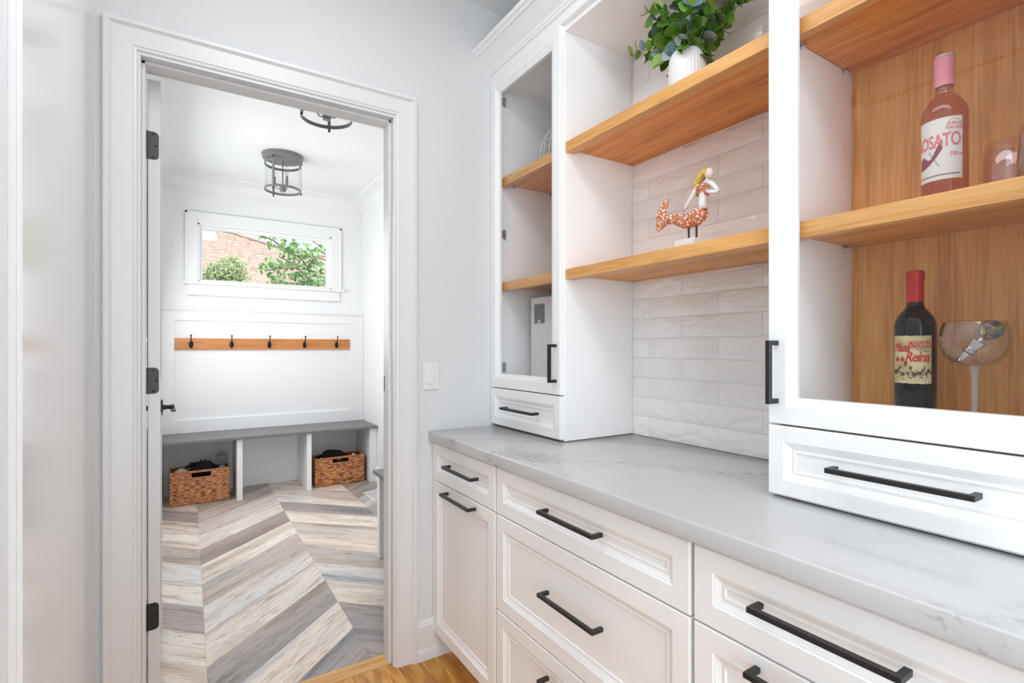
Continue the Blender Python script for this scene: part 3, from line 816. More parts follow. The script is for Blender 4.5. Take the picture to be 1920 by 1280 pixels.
pegs(ul, 1.8832, -1, (1.169, 1.392)); pegs(ul, 1.4388, 1, (1.169, 1.392)); pegs(ur, .6442, -1, (1.169, 1.396)); pegs(ur, .1702, 1, (1.169, 1.396))

# soffit, frieze and crown above the cabinets
bm = bx(1.118, XR - .002, .6650, 1.4180, 2.339, 2.386)
sf = obj('trim_4', bm, 'cabinet_paint', kind=S)
cm = thing('trim_5', (1.1, 1.0, 2.36), kind=S)
obj('frieze', bx(1.101, 1.118, .150, 1.9045, 2.3585, 2.425, bev=.0008), 'cabinet_paint', cm)
prof = [(1.118, 2.393), (1.092, 2.393), (1.090, 2.399), (1.085, 2.402), (1.083, 2.409), (1.066, 2.420), (1.046, 2.437), (1.033, 2.447), (1.022, 2.449), (1.020, 2.456), (1.010, 2.459), (1.008, 2.466), (1.008, 2.474), (1.118, 2.474)]
obj('crown', extrude_profile(B(), prof, lambda a, z: (a, .10, z), lambda a, z: (a, 1.9045, z)), 'cabinet_paint', cm)
obj('top_board', bx(1.105, XR - .002, .150, 1.9045, 2.426, 2.44), 'cabinet_paint', cm)

# ------------------------------------------------------------------ floating oak shelves
def floating(zt, label):
    t = thing('floating_shelf', (1.29, 1.04, zt - .035), label, 'shelf')
    obj('board', bx(1.158, XR - .008, .6660, 1.4172, zt - .023, zt - .0004, bev=.0005), 'oak_shelf', t)
    obj('front_edge', bx(1.1195, 1.159, .6660, 1.4172, zt - .0355, zt, bev=.001), 'oak_edge', t)
    return t
floating(1.950, 'thick oak shelf with the potted eucalyptus on it, upper of the two open shelves')
floating(1.5035, 'thick oak shelf with the mermaid figurine on it, lower of the two open shelves')

# ------------------------------------------------------------------ mudroom bench
t = thing('bench', (.62, 4.87, 0), 'white built-in bench with dark grey top under the coat rail, three open bays', 'bench')
obj('seat_top', bx(MXL + .001, MXR - .002, 4.62, MY1 - .019, .491, .5125, bev=.0015), 'bench_top', t)
for a, b_ in ((MXL + .001, -.168), (.333, .374), (.864, .902), (1.406, MXR - .002)):
    obj('divider', bx(a, b_, 4.650, MY1 - .001, .0005, .4908, bev=.001), 'mud_paint', t)
for a, b_ in ((-.168, .333), (.374, .864), (.902, 1.406)):
    obj('back_panel', bx(a + .0005, b_ - .0005, MY1 - .012, MY1 - .001, .0005, .4908), 'mud_paint', t)
t = thing('bench', (1.2, 2.6, 0), 'low white bench with dark grey top, mostly hidden behind the door jamb', 'bench')
obj('seat_top', bx(.921, MXR - .002, 2.05, 2.986, .487, .5095, bev=.0015), 'bench_top', t)
for a, b_ in ((2.93, 2.970), (2.45, 2.49), (2.06, 2.10)):
    obj('divider', bx(.942, MXR - .014, a, b_, .0005, .4868, bev=.001), 'mud_paint', t)
obj('back_panel', bx(1.456, MXR - .001, 2.10, 2.93, .0005, .4868), 'mud_paint', t)

# coat rail with five double hooks
t = thing('coat_rail', (.62, MY1 - .004, 1.21), 'orange-brown oak coat rail with five black hooks on the panelled wall', 'coat rail')
obj('rail_board', bx(-.0935, 1.3425, MY1 - .024, MY1 - .0042, 1.210, 1.3065, bev=.0012), 'oak_rail', t)
yb = MY1 - .024
bm = B(); lathe(bm, [(.0001, -.0045), (.012, -.004), (.017, 0)], (0, 0, 0), 20, axis='Y', cap0=False)
for v in bm.verts:
    k = 1.75 if v.co.z > 0 else 1.95
    v.co.z *= k
    if v.co.z < -.02: v.co.x *= .7
plate_bm = bm
hx0 = .023
bm2 = B(); tube(bm2, [(0, -.004, 0), (0, -.016, .002), (0, -.026, .014), (0, -.030, .034), (.0, -.036, .056), (.0, -.046, .072)], [.0055, .005, .0045, .004, .004, .0045], 8); ball(bm2, (0, -.047, .076), .0075, 2)
tube(bm2, [(0, -.004, -.012), (0, -.018, -.020), (0, -.030, -.026), (0, -.036, -.018), (0, -.036, -.008)], [.005, .0048, .0042, .004, .0045], 8); ball(bm2, (0, -.036, -.006), .006, 2)
hk = obj('hook', bm2, 'bronze', None, smooth=True, loc=(0, 0, 0)); pl = obj('hook_plate', plate_bm, 'bronze', None, smooth=True, loc=(0, 0, 0))
for i, xx in enumerate((.023, .323, .624, .924, 1.215)):
    a = hk if i == 0 else hk.copy(); b_ = pl if i == 0 else pl.copy()
    for q in (a, b_):
        if i: C.objects.link(q)
    a.parent = t; a.location = Vector((xx, yb, 1.254)) - t.location
    b_.parent = a; b_.location = (0, 0, 0)

# floor register
t = thing('floor_vent', (1.31, 4.19, 0), 'flat white floor vent register set in the grey plank floor', 'vent')
bm = B(); rect_frame_dummy = None
box(bm, 1.250, 1.275, 4.04, 4.34, .0005, .006, bev=.001); box(bm, 1.355, 1.38, 4.04, 4.34, .0005, .006, bev=.001); box(bm, 1.275, 1.355, 4.04, 4.065, .0005, .006, bev=.001); box(bm, 1.275, 1.355, 4.315, 4.34, .0005, .006, bev=.001)
obj('frame', bm, 'plastic_white', t)
for i in range(14): obj('slat', bx(1.275, 1.355, 4.070 + i * .0175, 4.079 + i * .0175, .001, .0045), 'plastic_white', t)

# ------------------------------------------------------------------ wicker baskets
def woven_wall(bm, p0, p1, z0, z1, nrm, rows, cols, hole=None, amp=.0035):
    p0, p1 = Vector(p0), Vector(p1); L = (p1 - p0).length; nrm = Vector(nrm)
    nu, nv = cols * 4, rows * 3
    grid = []
    for j in range(nv + 1):
        rowv = []
        for i in range(nu + 1):
            u, v = i / nu, j / nv
            r_ = v * rows; rr = int(min(r_, rows - 1e-6)); fr = r_ - rr
            h = math.sin(PI * fr) * (.55 + .45 * math.sin(2 * PI * (u * cols / 2) + PI * rr)) * amp
            p = p0 + (p1 - p0) * u + nrm * h
            # twisted strands: vertices shear a little
            rowv.append(bm.verts.new((p.x, p.y, z0 + (z1 - z0) * v + math.sin(2 * PI * u * cols) * .0012)))
        grid.append(rowv)
    for j in range(nv):
        for i in range(nu):
            if hole:
                uu = (i + .5) / nu; vv = (j + .5) / nv
                if hole[0] < uu < hole[1] and hole[2] < vv < hole[3]: continue
            bm.faces.new((grid[j][i], grid[j][i + 1], grid[j + 1][i + 1], grid[j + 1][i]))
def basket(x0, x1, y0, y1, h, label):
    t = thing('wicker_basket', ((x0 + x1) / 2, (y0 + y1) / 2, 0), label, 'basket', None)
    L = x1 - x0; hole = (.335, .69, .80, .975)
    bm = B()
    woven_wall(bm, (x0, y0, 0), (x1, y0, 0), .004, h, (0, -1, 0), 17, 18, hole)
    woven_wall(bm, (x1, y1, 0), (x0, y1, 0), .004, h, (0, 1, 0), 17, 18, hole)
    woven_wall(bm, (x1, y0, 0), (x1, y1, 0), .004, h, (1, 0, 0), 17, 10)
    woven_wall(bm, (x0, y1, 0), (x0, y0, 0), .004, h, (-1, 0, 0), 17, 10)
    obj('woven_side', bm, 'wicker', t, smooth=True, kind='stuff')
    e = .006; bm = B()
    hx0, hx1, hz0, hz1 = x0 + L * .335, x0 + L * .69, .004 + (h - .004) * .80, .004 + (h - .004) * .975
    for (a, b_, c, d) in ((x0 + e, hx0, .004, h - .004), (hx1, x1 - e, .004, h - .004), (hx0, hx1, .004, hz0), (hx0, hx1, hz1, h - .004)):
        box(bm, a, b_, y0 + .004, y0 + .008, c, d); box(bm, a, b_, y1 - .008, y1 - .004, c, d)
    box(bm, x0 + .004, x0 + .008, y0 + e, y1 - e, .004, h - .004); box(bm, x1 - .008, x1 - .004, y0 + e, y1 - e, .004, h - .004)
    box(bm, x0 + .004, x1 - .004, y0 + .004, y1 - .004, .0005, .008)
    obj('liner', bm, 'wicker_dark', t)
    bm = B(); r = .0065
    def braided(p, q):
        p, q = Vector(p), Vector(q); n = max(4, int((q - p).length / .010))
        tube(bm, [p.lerp(q, i / n) for i in range(n + 1)], [r * (1 + .22 * math.sin(i * 2.1)) for i in range(n + 1)], 7)
    zt = h + .001
    for a, b_ in (((x0, y0, zt), (x1, y0, zt)), ((x1, y0, zt), (x1, y1, zt)), ((x1, y1, zt), (x0, y1, zt)), ((x0, y1, zt), (x0, y0, zt))): braided(a, b_)
    obj('rim', bm, 'wicker_rim', t, smooth=True)
    bm = B(); r = .0048
    for a, b_ in (((hx0, y0 - .001, hz0), (hx1, y0 - .001, hz0)), ((hx0, y0 - .001, hz0), (hx0, y0 - .001, hz1)), ((hx1, y0 - .001, hz0), (hx1, y0 - .001, hz1)), ((hx0, y0 - .001, hz1), (hx1, y0 - .001, hz1))): braided(a, b_)
    obj('handle_opening', bm, 'wicker_rim', t, smooth=True)
    bm = B(); r = .007
    for xx, yy in ((x0, y0), (x1, y0), (x1, y1), (x0, y1)):
        bm = B(); braided((xx, yy, .006), (xx, yy, h)); obj('corner_post', bm, 'wicker', t, smooth=True)
    return t
basket(-.112, .282, 4.722, 4.92, .258, 'wicker basket under the bench with a grey fur pompom and black glove on top')
basket(.948, 1.366, 4.715, 4.90, .244, 'wicker basket under the bench with a blue-grey pompom in its handle hole')

def cloth_lump(name, c, r, scl, mat, label, cat, seed=1, amp=.18, group=None):
    bm = B(); bmesh.ops.create_icosphere(bm, subdivisions=4, radius=1)
    rr = random.Random(seed); ph = [rr.uniform(0, 6) for _ in range(8)]
    for v in bm.verts:
        p = v.co
        k = 1 + amp * (math.sin(4 * p.x + ph[0]) * math.sin(5 * p.y + ph[1]) + .6 * math.sin(9 * p.x + 6 * p.z + ph[2]) * math.cos(7 * p.y + ph[3]))
        v.co = Vector((p.x * scl[0], p.y * scl[1], p.z * scl[2])) * r * k
    bmesh.ops.translate(bm, verts=bm.verts, vec=c)
    o = obj(name, bm, mat, smooth='all'); tag(o, label, cat, group); return o
def pompom(c, r, mat, parent=None, n=420, seed=3):
    bm = B(); rr = random.Random(seed); ball(bm, c, r * .55, 2)
    for i in range(n):
        d = Vector((rr.gauss(0, 1), rr.gauss(0, 1), rr.gauss(0, 1))).normalized(); L = r * rr.uniform(.8, 1.15)
        s = d.orthogonal().normalized() * .0012; q = d.cross(s)
        tip = Vector(c) + d * L + Vector((rr.uniform(-1, 1), rr.uniform(-1, 1), rr.uniform(-1, 1))) * r * .12
        b0 = Vector(c) + d * r * .4
        vs_ = [bm.verts.new(b0 + s), bm.verts.new(b0 - s * .5 + q), bm.verts.new(b0 - s * .5 - q), bm.verts.new(tip)]
        for a, b_, e in ((0, 1, 3), (1, 2, 3), (2, 0, 3)): bm.faces.new((vs_[a], vs_[b_], vs_[e]))
    return bm
# left basket contents
cloth_lump('scarf', (.078, 4.866, .232), .072, (1.55, .56, .92), 'black_knit', 'black knitted scarf heaped behind the black glove', 'scarf', 2)
gl_ = thing('knit_glove', (.115, 4.80, .23), 'black knitted glove with its finger tips up beside the grey fur pompom', 'glove')
bm = B(); ball(bm, (.110, 4.79, .268), .050, 3, (1.3, .55, .95))
for i, (dx, dz, l) in enumerate(((-.045, .0, .040), (-.018, .014, .050), (.010, .012, .048), (.036, .002, .042))):
    tube(bm, [(.110 + dx * .8, 4.79, .275 + dz), (.110 + dx, 4.785, .292 + dz), (.110 + dx * 1.1, 4.78, .308 + dz), (.110 + dx * 1.12, 4.777, .316 + dz), (.110 + dx * 1.12, 4.776, .320 + dz)], [.0135, .0130, .0125, .0095, .004], 10)
tube(bm, [(.07, 4.785, .262), (.045, 4.78, .268), (.025, 4.775, .270), (.018, 4.774, .270)], [.016, .013, .012, .005], 10)
obj('glove_body', bm, 'black_knit', gl_, smooth='all')
bm = B(); tube(bm, [(-.005, 4.785, .268), (.028, 4.783, .276)], [.0022, .0016], 6); obj('pale_tag', bm, 'label_white', gl_)
ht = thing('pompom_hat', (.24, 4.82, .2), 'hat with a large grey fur pompom standing above the basket rim', 'hat')
obj('hat_body', ball(B(), (.240, 4.836, .240), .036, 3, (.85, .8, .8)), 'grey_knit', ht, smooth='all')
obj('pompom', pompom((.236, 4.822, .322), .060, 'grey_fur', n=700, seed=5), 'grey_fur', ht, kind='stuff')
cloth_lump('knit_hat', (-.045, 4.782, .236), .050, (1.08, .85, .85), 'cream_knit', 'cream knitted hat beside the black glove in a basket', 'hat', 6, .07)
# right basket contents
cloth_lump('scarf', (1.12, 4.846, .208), .074, (1.75, .50, 1.05), 'black_knit', 'black knitted scarf bunched between a grey hat and a red mitten', 'scarf', 9)
cloth_lump('knit_hat', (.998, 4.763, .208), .038, (1.0, .85, .95), 'grey_knit', 'light grey knitted hat in the corner of the blue-pompom basket', 'hat', 12, .07)
hb = thing('pompom_hat', (1.15, 4.76, .17), 'dark hat with a blue-grey pompom showing through a wicker handle hole', 'hat')
obj('hat_body', ball(B(), (1.165, 4.768, .200), .038, 3, (1.1, .8, .8)), 'black_knit', hb, smooth='all')
varied('blue_fur', (.10, .13, .22), (.35, .40, .50), 60, .9)
obj('pompom', pompom((1.158, 4.757, .222), .027, 'blue_fur', n=260, seed=8), 'blue_fur', hb, kind='stuff')
newmat('red_knit', (.5, .03, .02), .9)
mt = thing('mitten', (1.29, 4.77, .2), 'small red mitten with a pale cuff lying beside a black scarf', 'mitten')
obj('mitten_body', tube(B(), [(1.225, 4.775, .225), (1.25, 4.77, .232), (1.28, 4.765, .236)], [.008, .016, .016], 10), 'red_knit', mt, smooth='all')
obj('cuff', tube(B(), [(1.279, 4.765, .236), (1.302, 4.762, .243)], [.0165, .0175], 10), 'label_white', mt, smooth=True)

# ------------------------------------------------------------------ ceiling lanterns
def lantern(loc, label, ang0):
    t = thing('ceiling_lantern', loc, label, 'ceiling light', 'lanterns on the mudroom ceiling')
    X, Y, Z = loc
    bm = lathe(B(), [(.144, 0), (.144, -.009), (.138, -.012), (.136, -.020), (.139, -.023), (.139, -.031), (.128, -.037), (.10, -.037)], (X, Y, Z), 48)
    obj('canopy', bm, 'lamp_metal', t, smooth=True)
    def ring(z0, z1, r0=.1225, r1=.1265):
        return lathe(B(), [(r0, z0), (r1, z0), (r1, z1), (r0, z1), (r0, z0)], (X, Y, Z), 48, cap0=False, cap1=False)
    obj('upper_ring', ring(-.078, -.060), 'lamp_metal', t, smooth=True)
    obj('lower_ring', ring(-.268, -.250), 'lamp_metal', t, smooth=True)
    obj('glass_cylinder', lathe(B(), [(.1185, -.266), (.1185, -.062)], (X, Y, Z), 48, cap0=False, cap1=False), 'lamp_glass', t, smooth='all')
    for k in range(3):
        a = ang0 + 2 * PI * k / 3; c, s = math.cos(a), math.sin(a)
        bm = B(); box(bm, .1265, .1295, -.0075, .0075, -.272, -.030, bev=.0006)
        bmesh.ops.transform(bm, matrix=Matrix.Translation((X, Y, Z)) @ Matrix.Rotation(a, 4, 'Z'), verts=bm.verts)
        st = obj('strap', bm, 'lamp_metal', t)
        bm = B(); ball(bm, (X + .128 * c, Y + .128 * s, Z - .279), .0065, 2); lathe(bm, [(.0025, -.279), (.0025, -.268)], (X + .128 * c, Y + .128 * s, Z), 8)
        obj('finial', bm, 'screw_metal', st, smooth='all')
        obj('bolt', ball(B(), (X + .132 * c, Y + .132 * s, Z - .050), .0055, 2), 'screw_metal', st, smooth='all')
    bm = lathe(B(), [(.0045, -.258), (.0045, -.035)], (X, Y, Z), 12); lathe(bm, [(.006, -.275), (.019, -.272), (.021, -.262), (.019, -.232), (.013, -.224), (.006, -.220)], (X, Y, Z), 20)
    obj('centre_stem', bm, 'lamp_metal', t, smooth=True)
    for k in range(3):
        a = ang0 + PI / 3 + 2 * PI * k / 3; c, s = math.cos(a), math.sin(a)
        P = lambda r, z: (X + r * c, Y + r * s, Z + z)
        arm = obj('arm', tube(B(), [P(.017, -.246), P(.030, -.252), P(.044, -.248), P(.053, -.236), P(.056, -.220)], .0032, 8), 'lamp_metal', t, smooth='all')
        bm = lathe(B(), [(.004, -.222), (.012, -.216), (.013, -.209), (.0085, -.206), (.0085, -.166)], (X + .056 * c, Y + .056 * s, Z), 16)
        obj('candle_socket', bm, 'lamp_metal', arm, smooth=True)
        bm = lathe(B(), [(.006, -.166), (.010, -.152), (.0145, -.134), (.0135, -.118), (.008, -.100), (.003, -.086), (.0006, -.080)], (X + .056 * c, Y + .056 * s, Z), 14)
        obj('bulb', bm, 'crystal', arm, smooth='all')
    return t
lantern((.604, 4.18, ZC), 'round dark metal and clear glass ceiling lantern, farther one with its canopy in view', 4.05)
lantern((.604, 2.735, ZC), 'round dark metal and clear glass ceiling lantern, nearer one cut off by the door head', 3.35)

# ------------------------------------------------------------------ potted eucalyptus on the upper shelf
px_, py_, pz_ = 1.262, 1.013, 1.950
pot = thing('potted_eucalyptus', (px_, py_, pz_), 'bushy green eucalyptus in a white ribbed pot on the upper open shelf', 'plant')
bm = B(); nr = 34; seg = nr * 6; rings = []
for (r, z, rib) in ((.046, .0005, 0), (.050, .004, .3), (.053, .02, 1), (.054, .09, 1), (.053, .132, 1), (.050, .146, .8), (.045, .155, .1), (.043, .158, 0), (.040, .157, 0), (.040, .120, 0)):
    ringv = []
    for i in range(seg):
        a = 2 * PI * i / seg; rr_ = r + rib * .0016 * abs(math.sin(a * nr / 2)) - rib * .0009
        ringv.append(bm.verts.new((px_ + rr_ * math.cos(a), py_ + rr_ * math.sin(a), pz_ + z)))
    rings.append(ringv)
for A, Bq in zip(rings, rings[1:]):
    for i in range(seg): bm.faces.new((A[i], A[(i + 1) % seg], Bq[(i + 1) % seg], Bq[i]))
bm.faces.new(list(reversed(rings[0]))); bm.faces.new(rings[-1])
obj('pot', bm, 'ceramic_white', pot, smooth='all')
def leaf_mesh(name, mat, wdt, pt):
    bm = B(); n = 14; ctr = []
    rows_ = []
    for i in range(8):
        t_ = i / 7
        hw = wdt * math.sin(PI * min(1, (t_ * .97 + .03)) ** pt) ** .62 * .5
        y_ = t_; fold = .10
        rows_.append([bm.verts.new((-hw, y_, fold * hw * 2 - .12 * math.sin(PI * t_) * .2)), bm.verts.new((-hw * .5, y_, fold * hw * .6)), bm.verts.new((0, y_, -.16 * (t_ - .5) ** 2)), bm.verts.new((hw * .5, y_, fold * hw * .6)), bm.verts.new((hw, y_, fold * hw * 2))])
    for A, Bq in zip(rows_, rows_[1:]):
        for k in range(4): bm.faces.new((A[k], A[k + 1], Bq[k + 1], Bq[k]))
    me = bpy.data.meshes.new(name); bm.to_mesh(me); bm.free()
    for p in me.polygons: p.use_smooth = True
    me.materials.append(MATS[mat]); return me
LM = [leaf_mesh('leaf', m_, w_, p_) for m_, w_, p_ in (('leaf_green', .86, .85), ('leaf_green', .72, .8), ('leaf_olive', .80, .85), ('leaf_blue', .70, .9), ('leaf_pale', .74, .85), ('leaf_green', .95, .9))]
lr = random.Random(21)
nleaf = 0
def add_leaf(base, direction, normal, size, k):
    global nleaf
    d = Vector(direction).normalized(); n = Vector(normal); n = (n - d * n.dot(d))
    if n.length < 1e-4: n = d.orthogonal()
    n.normalize(); x_ = d.cross(n)
    o = bpy.data.objects.new('leaf', LM[k]); C.objects.link(o)
    M = Matrix((x_, d, n)).transposed().to_4x4(); M = Matrix.Translation(Vector(base) - pot.location) @ M @ Matrix.Scale(size, 4)
    o.parent = pot; o.matrix_local = M; nleaf += 1
camv = Vector((-.6, -.5, -.45))
# stems: (direction, length); the leaves sit in opposite pairs
stems = []
for i in range(19):
    a = 2 * PI * i / 19 * 2.4 + lr.uniform(-.2, .2); tilt = lr.uniform(.15, 1.15)
    stems.append((Vector((math.cos(a) * math.sin(tilt), math.sin(a) * math.sin(tilt), math.cos(tilt))), lr.uniform(.10, .195)))
stems += [(Vector((-.15, 1.0, .52)), .205), (Vector((-.1, -.85, .75)), .19), (Vector((-.2, .6, .95)), .20), (Vector((-.3, -.1, 1)), .24), (Vector((.2, -.3, 1)), .24)]
for si, (d, L) in enumerate(stems):
    d = d.normalized(); p0 = Vector((px_ + d.x * .02, py_ + d.y * .02, pz_ + .13))
    # keep clear of the tiled wall
    pts = []; n = 8
    for i in range(n + 1):
        t_ = i / n; q = p0 + d * L * t_ + Vector((0, 0, .045 * math.sin(PI * t_ * .6))) + Vector((0, 0, -.03 * t_ * t_ * (1 - d.z)))
        q.x = min(q.x, 1.405); pts.append(q)
    obj('stem', tube(B(), pts, [.0017 * (1 - .5 * i / n) for i in range(n + 1)], 5), 'stem_green', pot, smooth='all')
    sparse = si in (19, 20)
    step = 2 if sparse else 1
    for i in range(1 if not sparse else 3, n + 1, 1):
        p = pts[i]; tt = i / n
        side = d.cross(Vector((lr.uniform(-1, 1), lr.uniform(-1, 1), lr.uniform(-1, 1)))).normalized()
        size = (.050 - .018 * tt) * lr.uniform(.8, 1.15) * (.8 if sparse else 1.12)
        for sg in (1, -1):
            dd = side * sg + d * .35 + Vector((lr.uniform(-.2, .2), lr.uniform(-.2, .2), lr.uniform(-.25, .2)))
            if (p + dd.normalized() * size).x > 1.44: continue
            nn = camv * .8 + Vector((lr.uniform(-1, 1), lr.uniform(-1, 1), lr.uniform(-1, 1))) * .9
            k = lr.choice([0, 0, 1, 2, 2, 3, 4, 5, 5, 0, 1])
            add_leaf(p, dd, nn, size, k)
    if not sparse: add_leaf(pts[-1], d, camv + Vector((lr.uniform(-1, 1), lr.uniform(-1, 1), 0)), .028, 2)
# a few big leaves drooping over the rim towards the camera
for (yy, zz, ds, nn, sz, k) in ((-.020, .165, (-.5, -.35, -.55), (-.7, -.3, .3), .052, 5), (.030, .168, (-.5, .25, -.5), (-.6, -.5, -.2), .042, 4), (.055, .172, (-.3, .6, -.5), (-.8, -.2, 0), .050, 2), (-.055, .20, (-.4, -.6, -.1), (-.6, -.3, -.4), .05, 0), (.045, .150, (-.4, .5, -.3), (-.7, .2, .3), .046, 0)):
    add_leaf((px_ - .035, py_ + yy, pz_ + zz), ds, nn, sz, k)

# ------------------------------------------------------------------ mermaid figurine on the lower shelf
mX = 1.215
def mp(y, z, dx=0):    # traced in the plane X = 1.24 and brought to X = mX
    k = mX / 1.24
    return Vector((mX + dx, y * k, HC + (z - HC) * k))
mm = thing('mermaid_figurine', (mX, .972, 1.5035), 'small mermaid figurine with copper shell tail and golden hair on the lower open shelf', 'figurine')
obj('base', bx(mX - .022, mX + .022, .936, 1.004, 1.5038, 1.5385, bev=.0015), 'figurine_white', mm)
for yy in (.990, .963):
    k = mX / 1.24
    obj('rod', tube(B(), [(mX, yy * k, 1.538), (mX, yy * k, 1.600)], .0030, 10), 'black_metal', mm, smooth=True)
def path_tube(pts, rads, seg=14, flat=None): return tube(B(), [mp(*p) for p in pts], rads, seg, flat)
tail_path = [(.938, 1.622), (.948, 1.612), (.965, 1.603), (.990, 1.600), (1.012, 1.604), (1.034, 1.613), (1.052, 1.620), (1.070, 1.622)]
tail_r = [.016, .021, .023, .021, .0175, .014, .0125, .013]
flukes = [([(1.066, 1.620), (1.085, 1.618), (1.100, 1.606), (1.108, 1.594)], [.012, .015, .013, .005]), ([(1.070, 1.620), (1.088, 1.632), (1.090, 1.650), (1.078, 1.672), (1.070, 1.681)], [.012, .015, .0135, .012, .006]), ([(1.085, 1.612), (1.100, 1.630), (1.095, 1.645)], [.013, .014, .010])]
bm = path_tube(tail_path, tail_r, 16, (1, .8))
for p_, r_ in flukes: tube(bm, [mp(*q) for q in p_], r_, 12, (1, .45))
tail = obj('tail', bm, 'scale_copper', mm, smooth='all')
mr = random.Random(4)
def scatter_scales(path, rads, n, flatx, r0):
    bm = B(); bp = B(); P = [mp(*q) for q in path]
    for i in range(n):
        u = mr.uniform(0, len(P) - 1.001); k = int(u); f = u - k
        c = P[k].lerp(P[k + 1], f); r = rads[k] * (1 - f) + rads[k + 1] * f; d = (P[k + 1] - P[k]).normalized()
        a = mr.uniform(0, 2 * PI); side = Vector((0, d.z, -d.y))
        off = Vector((-1, 0, 0)) * math.cos(a) * r * flatx + side * math.sin(a) * r
        if off.x > .006: continue
        q = c + off * .98
        s = r0 * mr.uniform(.7, 1.2)
        tgt = bm if mr.random() < .55 else bp
        ball(tgt, q, s, 1, (1, 1, 1.1))
    return bm, bp
B1, B2 = B(), B()
def merge(dst, src):
    me = bpy.data.meshes.new('t'); src.to_mesh(me); src.free(); dst.from_mesh(me); bpy.data.meshes.remove(me)
for pth, rd, n, fx in [(tail_path, tail_r, 620, .8)] + [(p_, r_, 170, .45) for p_, r_ in flukes]:
    a, b_ = scatter_scales(pth, rd, n, fx, .0029); merge(B1, a); merge(B2, b_)
obj('shell_scales', B1, 'scale_copper', tail, smooth='all', kind='stuff'); obj('pearl_scales', B2, 'scale_pearl', tail, smooth='all', kind='stuff')
bm = path_tube([(.940, 1.624), (.943, 1.640), (.940, 1.655), (.938, 1.668), (.936, 1.682), (.934, 1.692), (.930, 1.699)], [.0150, .0130, .0130, .0160, .0175, .0130, .006], 16, (1, .8))
tube(bm, [mp(.931, 1.692), mp(.927, 1.703), mp(.924, 1.712)], [.0060, .0050, .0055], 10)
obj('torso', bm, 'figurine_white', mm, smooth='all')
bm = B(); ball(bm, mp(.921, 1.720), .0140, 3, (.85, .95, 1.14)); ball(bm, mp(.9105, 1.722), .0028, 2, (1, 1.1, .9)); ball(bm, mp(.912, 1.7135), .0026, 2)
for dx in (-.004, .004): ball(bm, mp(.9125, 1.7255, dx), .0014, 1)
obj('head', bm, 'figurine_face', mm, smooth='all')
arms = B()
tube(arms, [mp(.947, 1.692, -.006), mp(.962, 1.676, -.009), mp(.978, 1.658, -.009), mp(.995, 1.641, -.005), mp(1.008, 1.632, -.002)], [.0085, .0072, .0060, .0048, .0030], 10)
tube(arms, [mp(.922, 1.694, -.004), mp(.905, 1.684, -.004), mp(.893, 1.668, -.004), mp(.888, 1.660, -.004)], [.0085, .0070, .0058, .0052], 10)
tube(arms, [mp(.888, 1.660, -.004), mp(.905, 1.662, -.008), mp(.922, 1.668, -.012)], [.0056, .0052, .0040], 10)
obj('arms', arms, 'figurine_white', mm, smooth='all')
bm = B()
for i in range(7):
    o_ = i * .0035; dx = -.006 + .002 * i
    tube(bm, [mp(.922 + o_ * .3, 1.732 - o_ * .3, dx * .6), mp(.938 + o_, 1.727 - o_, dx), mp(.952 + o_ * .8, 1.714 - o_ * 1.2, dx), mp(.963 + o_ * .4, 1.700 - o_, dx), mp(.968 - o_ * .2, 1.682 - o_ * .7, dx)], [.006, .0085, .0085, .0075, .003], 8)
ball(bm, mp(.926, 1.7235), .0142, 2, (.95, .75, 1.1))
obj('hair', bm, 'hair_gold', mm, smooth='all')
a, b_ = scatter_scales([(.952, 1.678), (.936, 1.679), (.920, 1.673)], [.0165, .0185, .0125], 260, 1.0, .0026); merge(a, b_)
obj('shell_top', a, 'scale_copper', mm, smooth='all', kind='stuff')
obj('necklace', tube(B(), [mp(.945, 1.697, -.010), mp(.937, 1.693, -.013), mp(.928, 1.692, -.011), mp(.921, 1.690, -.008)], .0011, 6), 'grey_panel', mm, smooth='all')

# ------------------------------------------------------------------ bottles and glasses in the oak-lined cabinet
def text_mesh(body, size, bend_c, R, ang_c, z, shear=0, bold=0, spacing=1.0, off=.0006, scalex=1.0, extr=0, rot=0):
    """flat text wrapped onto a vertical cylinder (centre bend_c, radius R) around the angle ang_c"""
    cu = bpy.data.curves.new('t', 'FONT'); cu.body = body; cu.size = size; cu.align_x = 'CENTER'; cu.align_y = 'CENTER'; cu.shear = shear; cu.offset = bold; cu.space_character = spacing
    cu.resolution_u = 3
    o = bpy.data.objects.new('t', cu); C.objects.link(o)
    dg = bpy.context.evaluated_depsgraph_get(); me = bpy.data.meshes.new_from_object(o.evaluated_get(dg))
    bpy.data.objects.remove(o); bpy.data.curves.remove(cu)
    bm = B(); bm.from_mesh(me); bpy.data.meshes.remove(me)
    bmesh.ops.subdivide_edges(bm, edges=[e for e in bm.edges if e.calc_length() > R * .25], cuts=2)
    for v in bm.verts:
        xx, yy = v.co.x * scalex, v.co.y
        if rot: xx, yy = xx * math.cos(rot) - yy * math.sin(rot), xx * math.sin(rot) + yy * math.cos(rot)
        a = ang_c + xx / R
        v.co = Vector((bend_c[0] + (R + off) * math.cos(a), bend_c[1] + (R + off) * math.sin(a), z + yy))
    return bm
def cyl_patch(bm, c, R, a0, a1, z0, z1, n=24, m=1, edge=None):
    g_ = []
    for j in range(m + 1):
        r_ = []
        for i in range(n + 1):
            a = a0 + (a1 - a0) * i / n; z = z0 + (z1 - z0) * j / m
            if edge: z += edge(i / n, j / m)
            r_.append(bm.verts.new((c[0] + R * math.cos(a), c[1] + R * math.sin(a), z)))
        g_.append(r_)
    for j in range(m):
        for i in range(n): bm.faces.new((g_[j][i], g_[j][i + 1], g_[j + 1][i + 1], g_[j + 1][i]))
    return bm
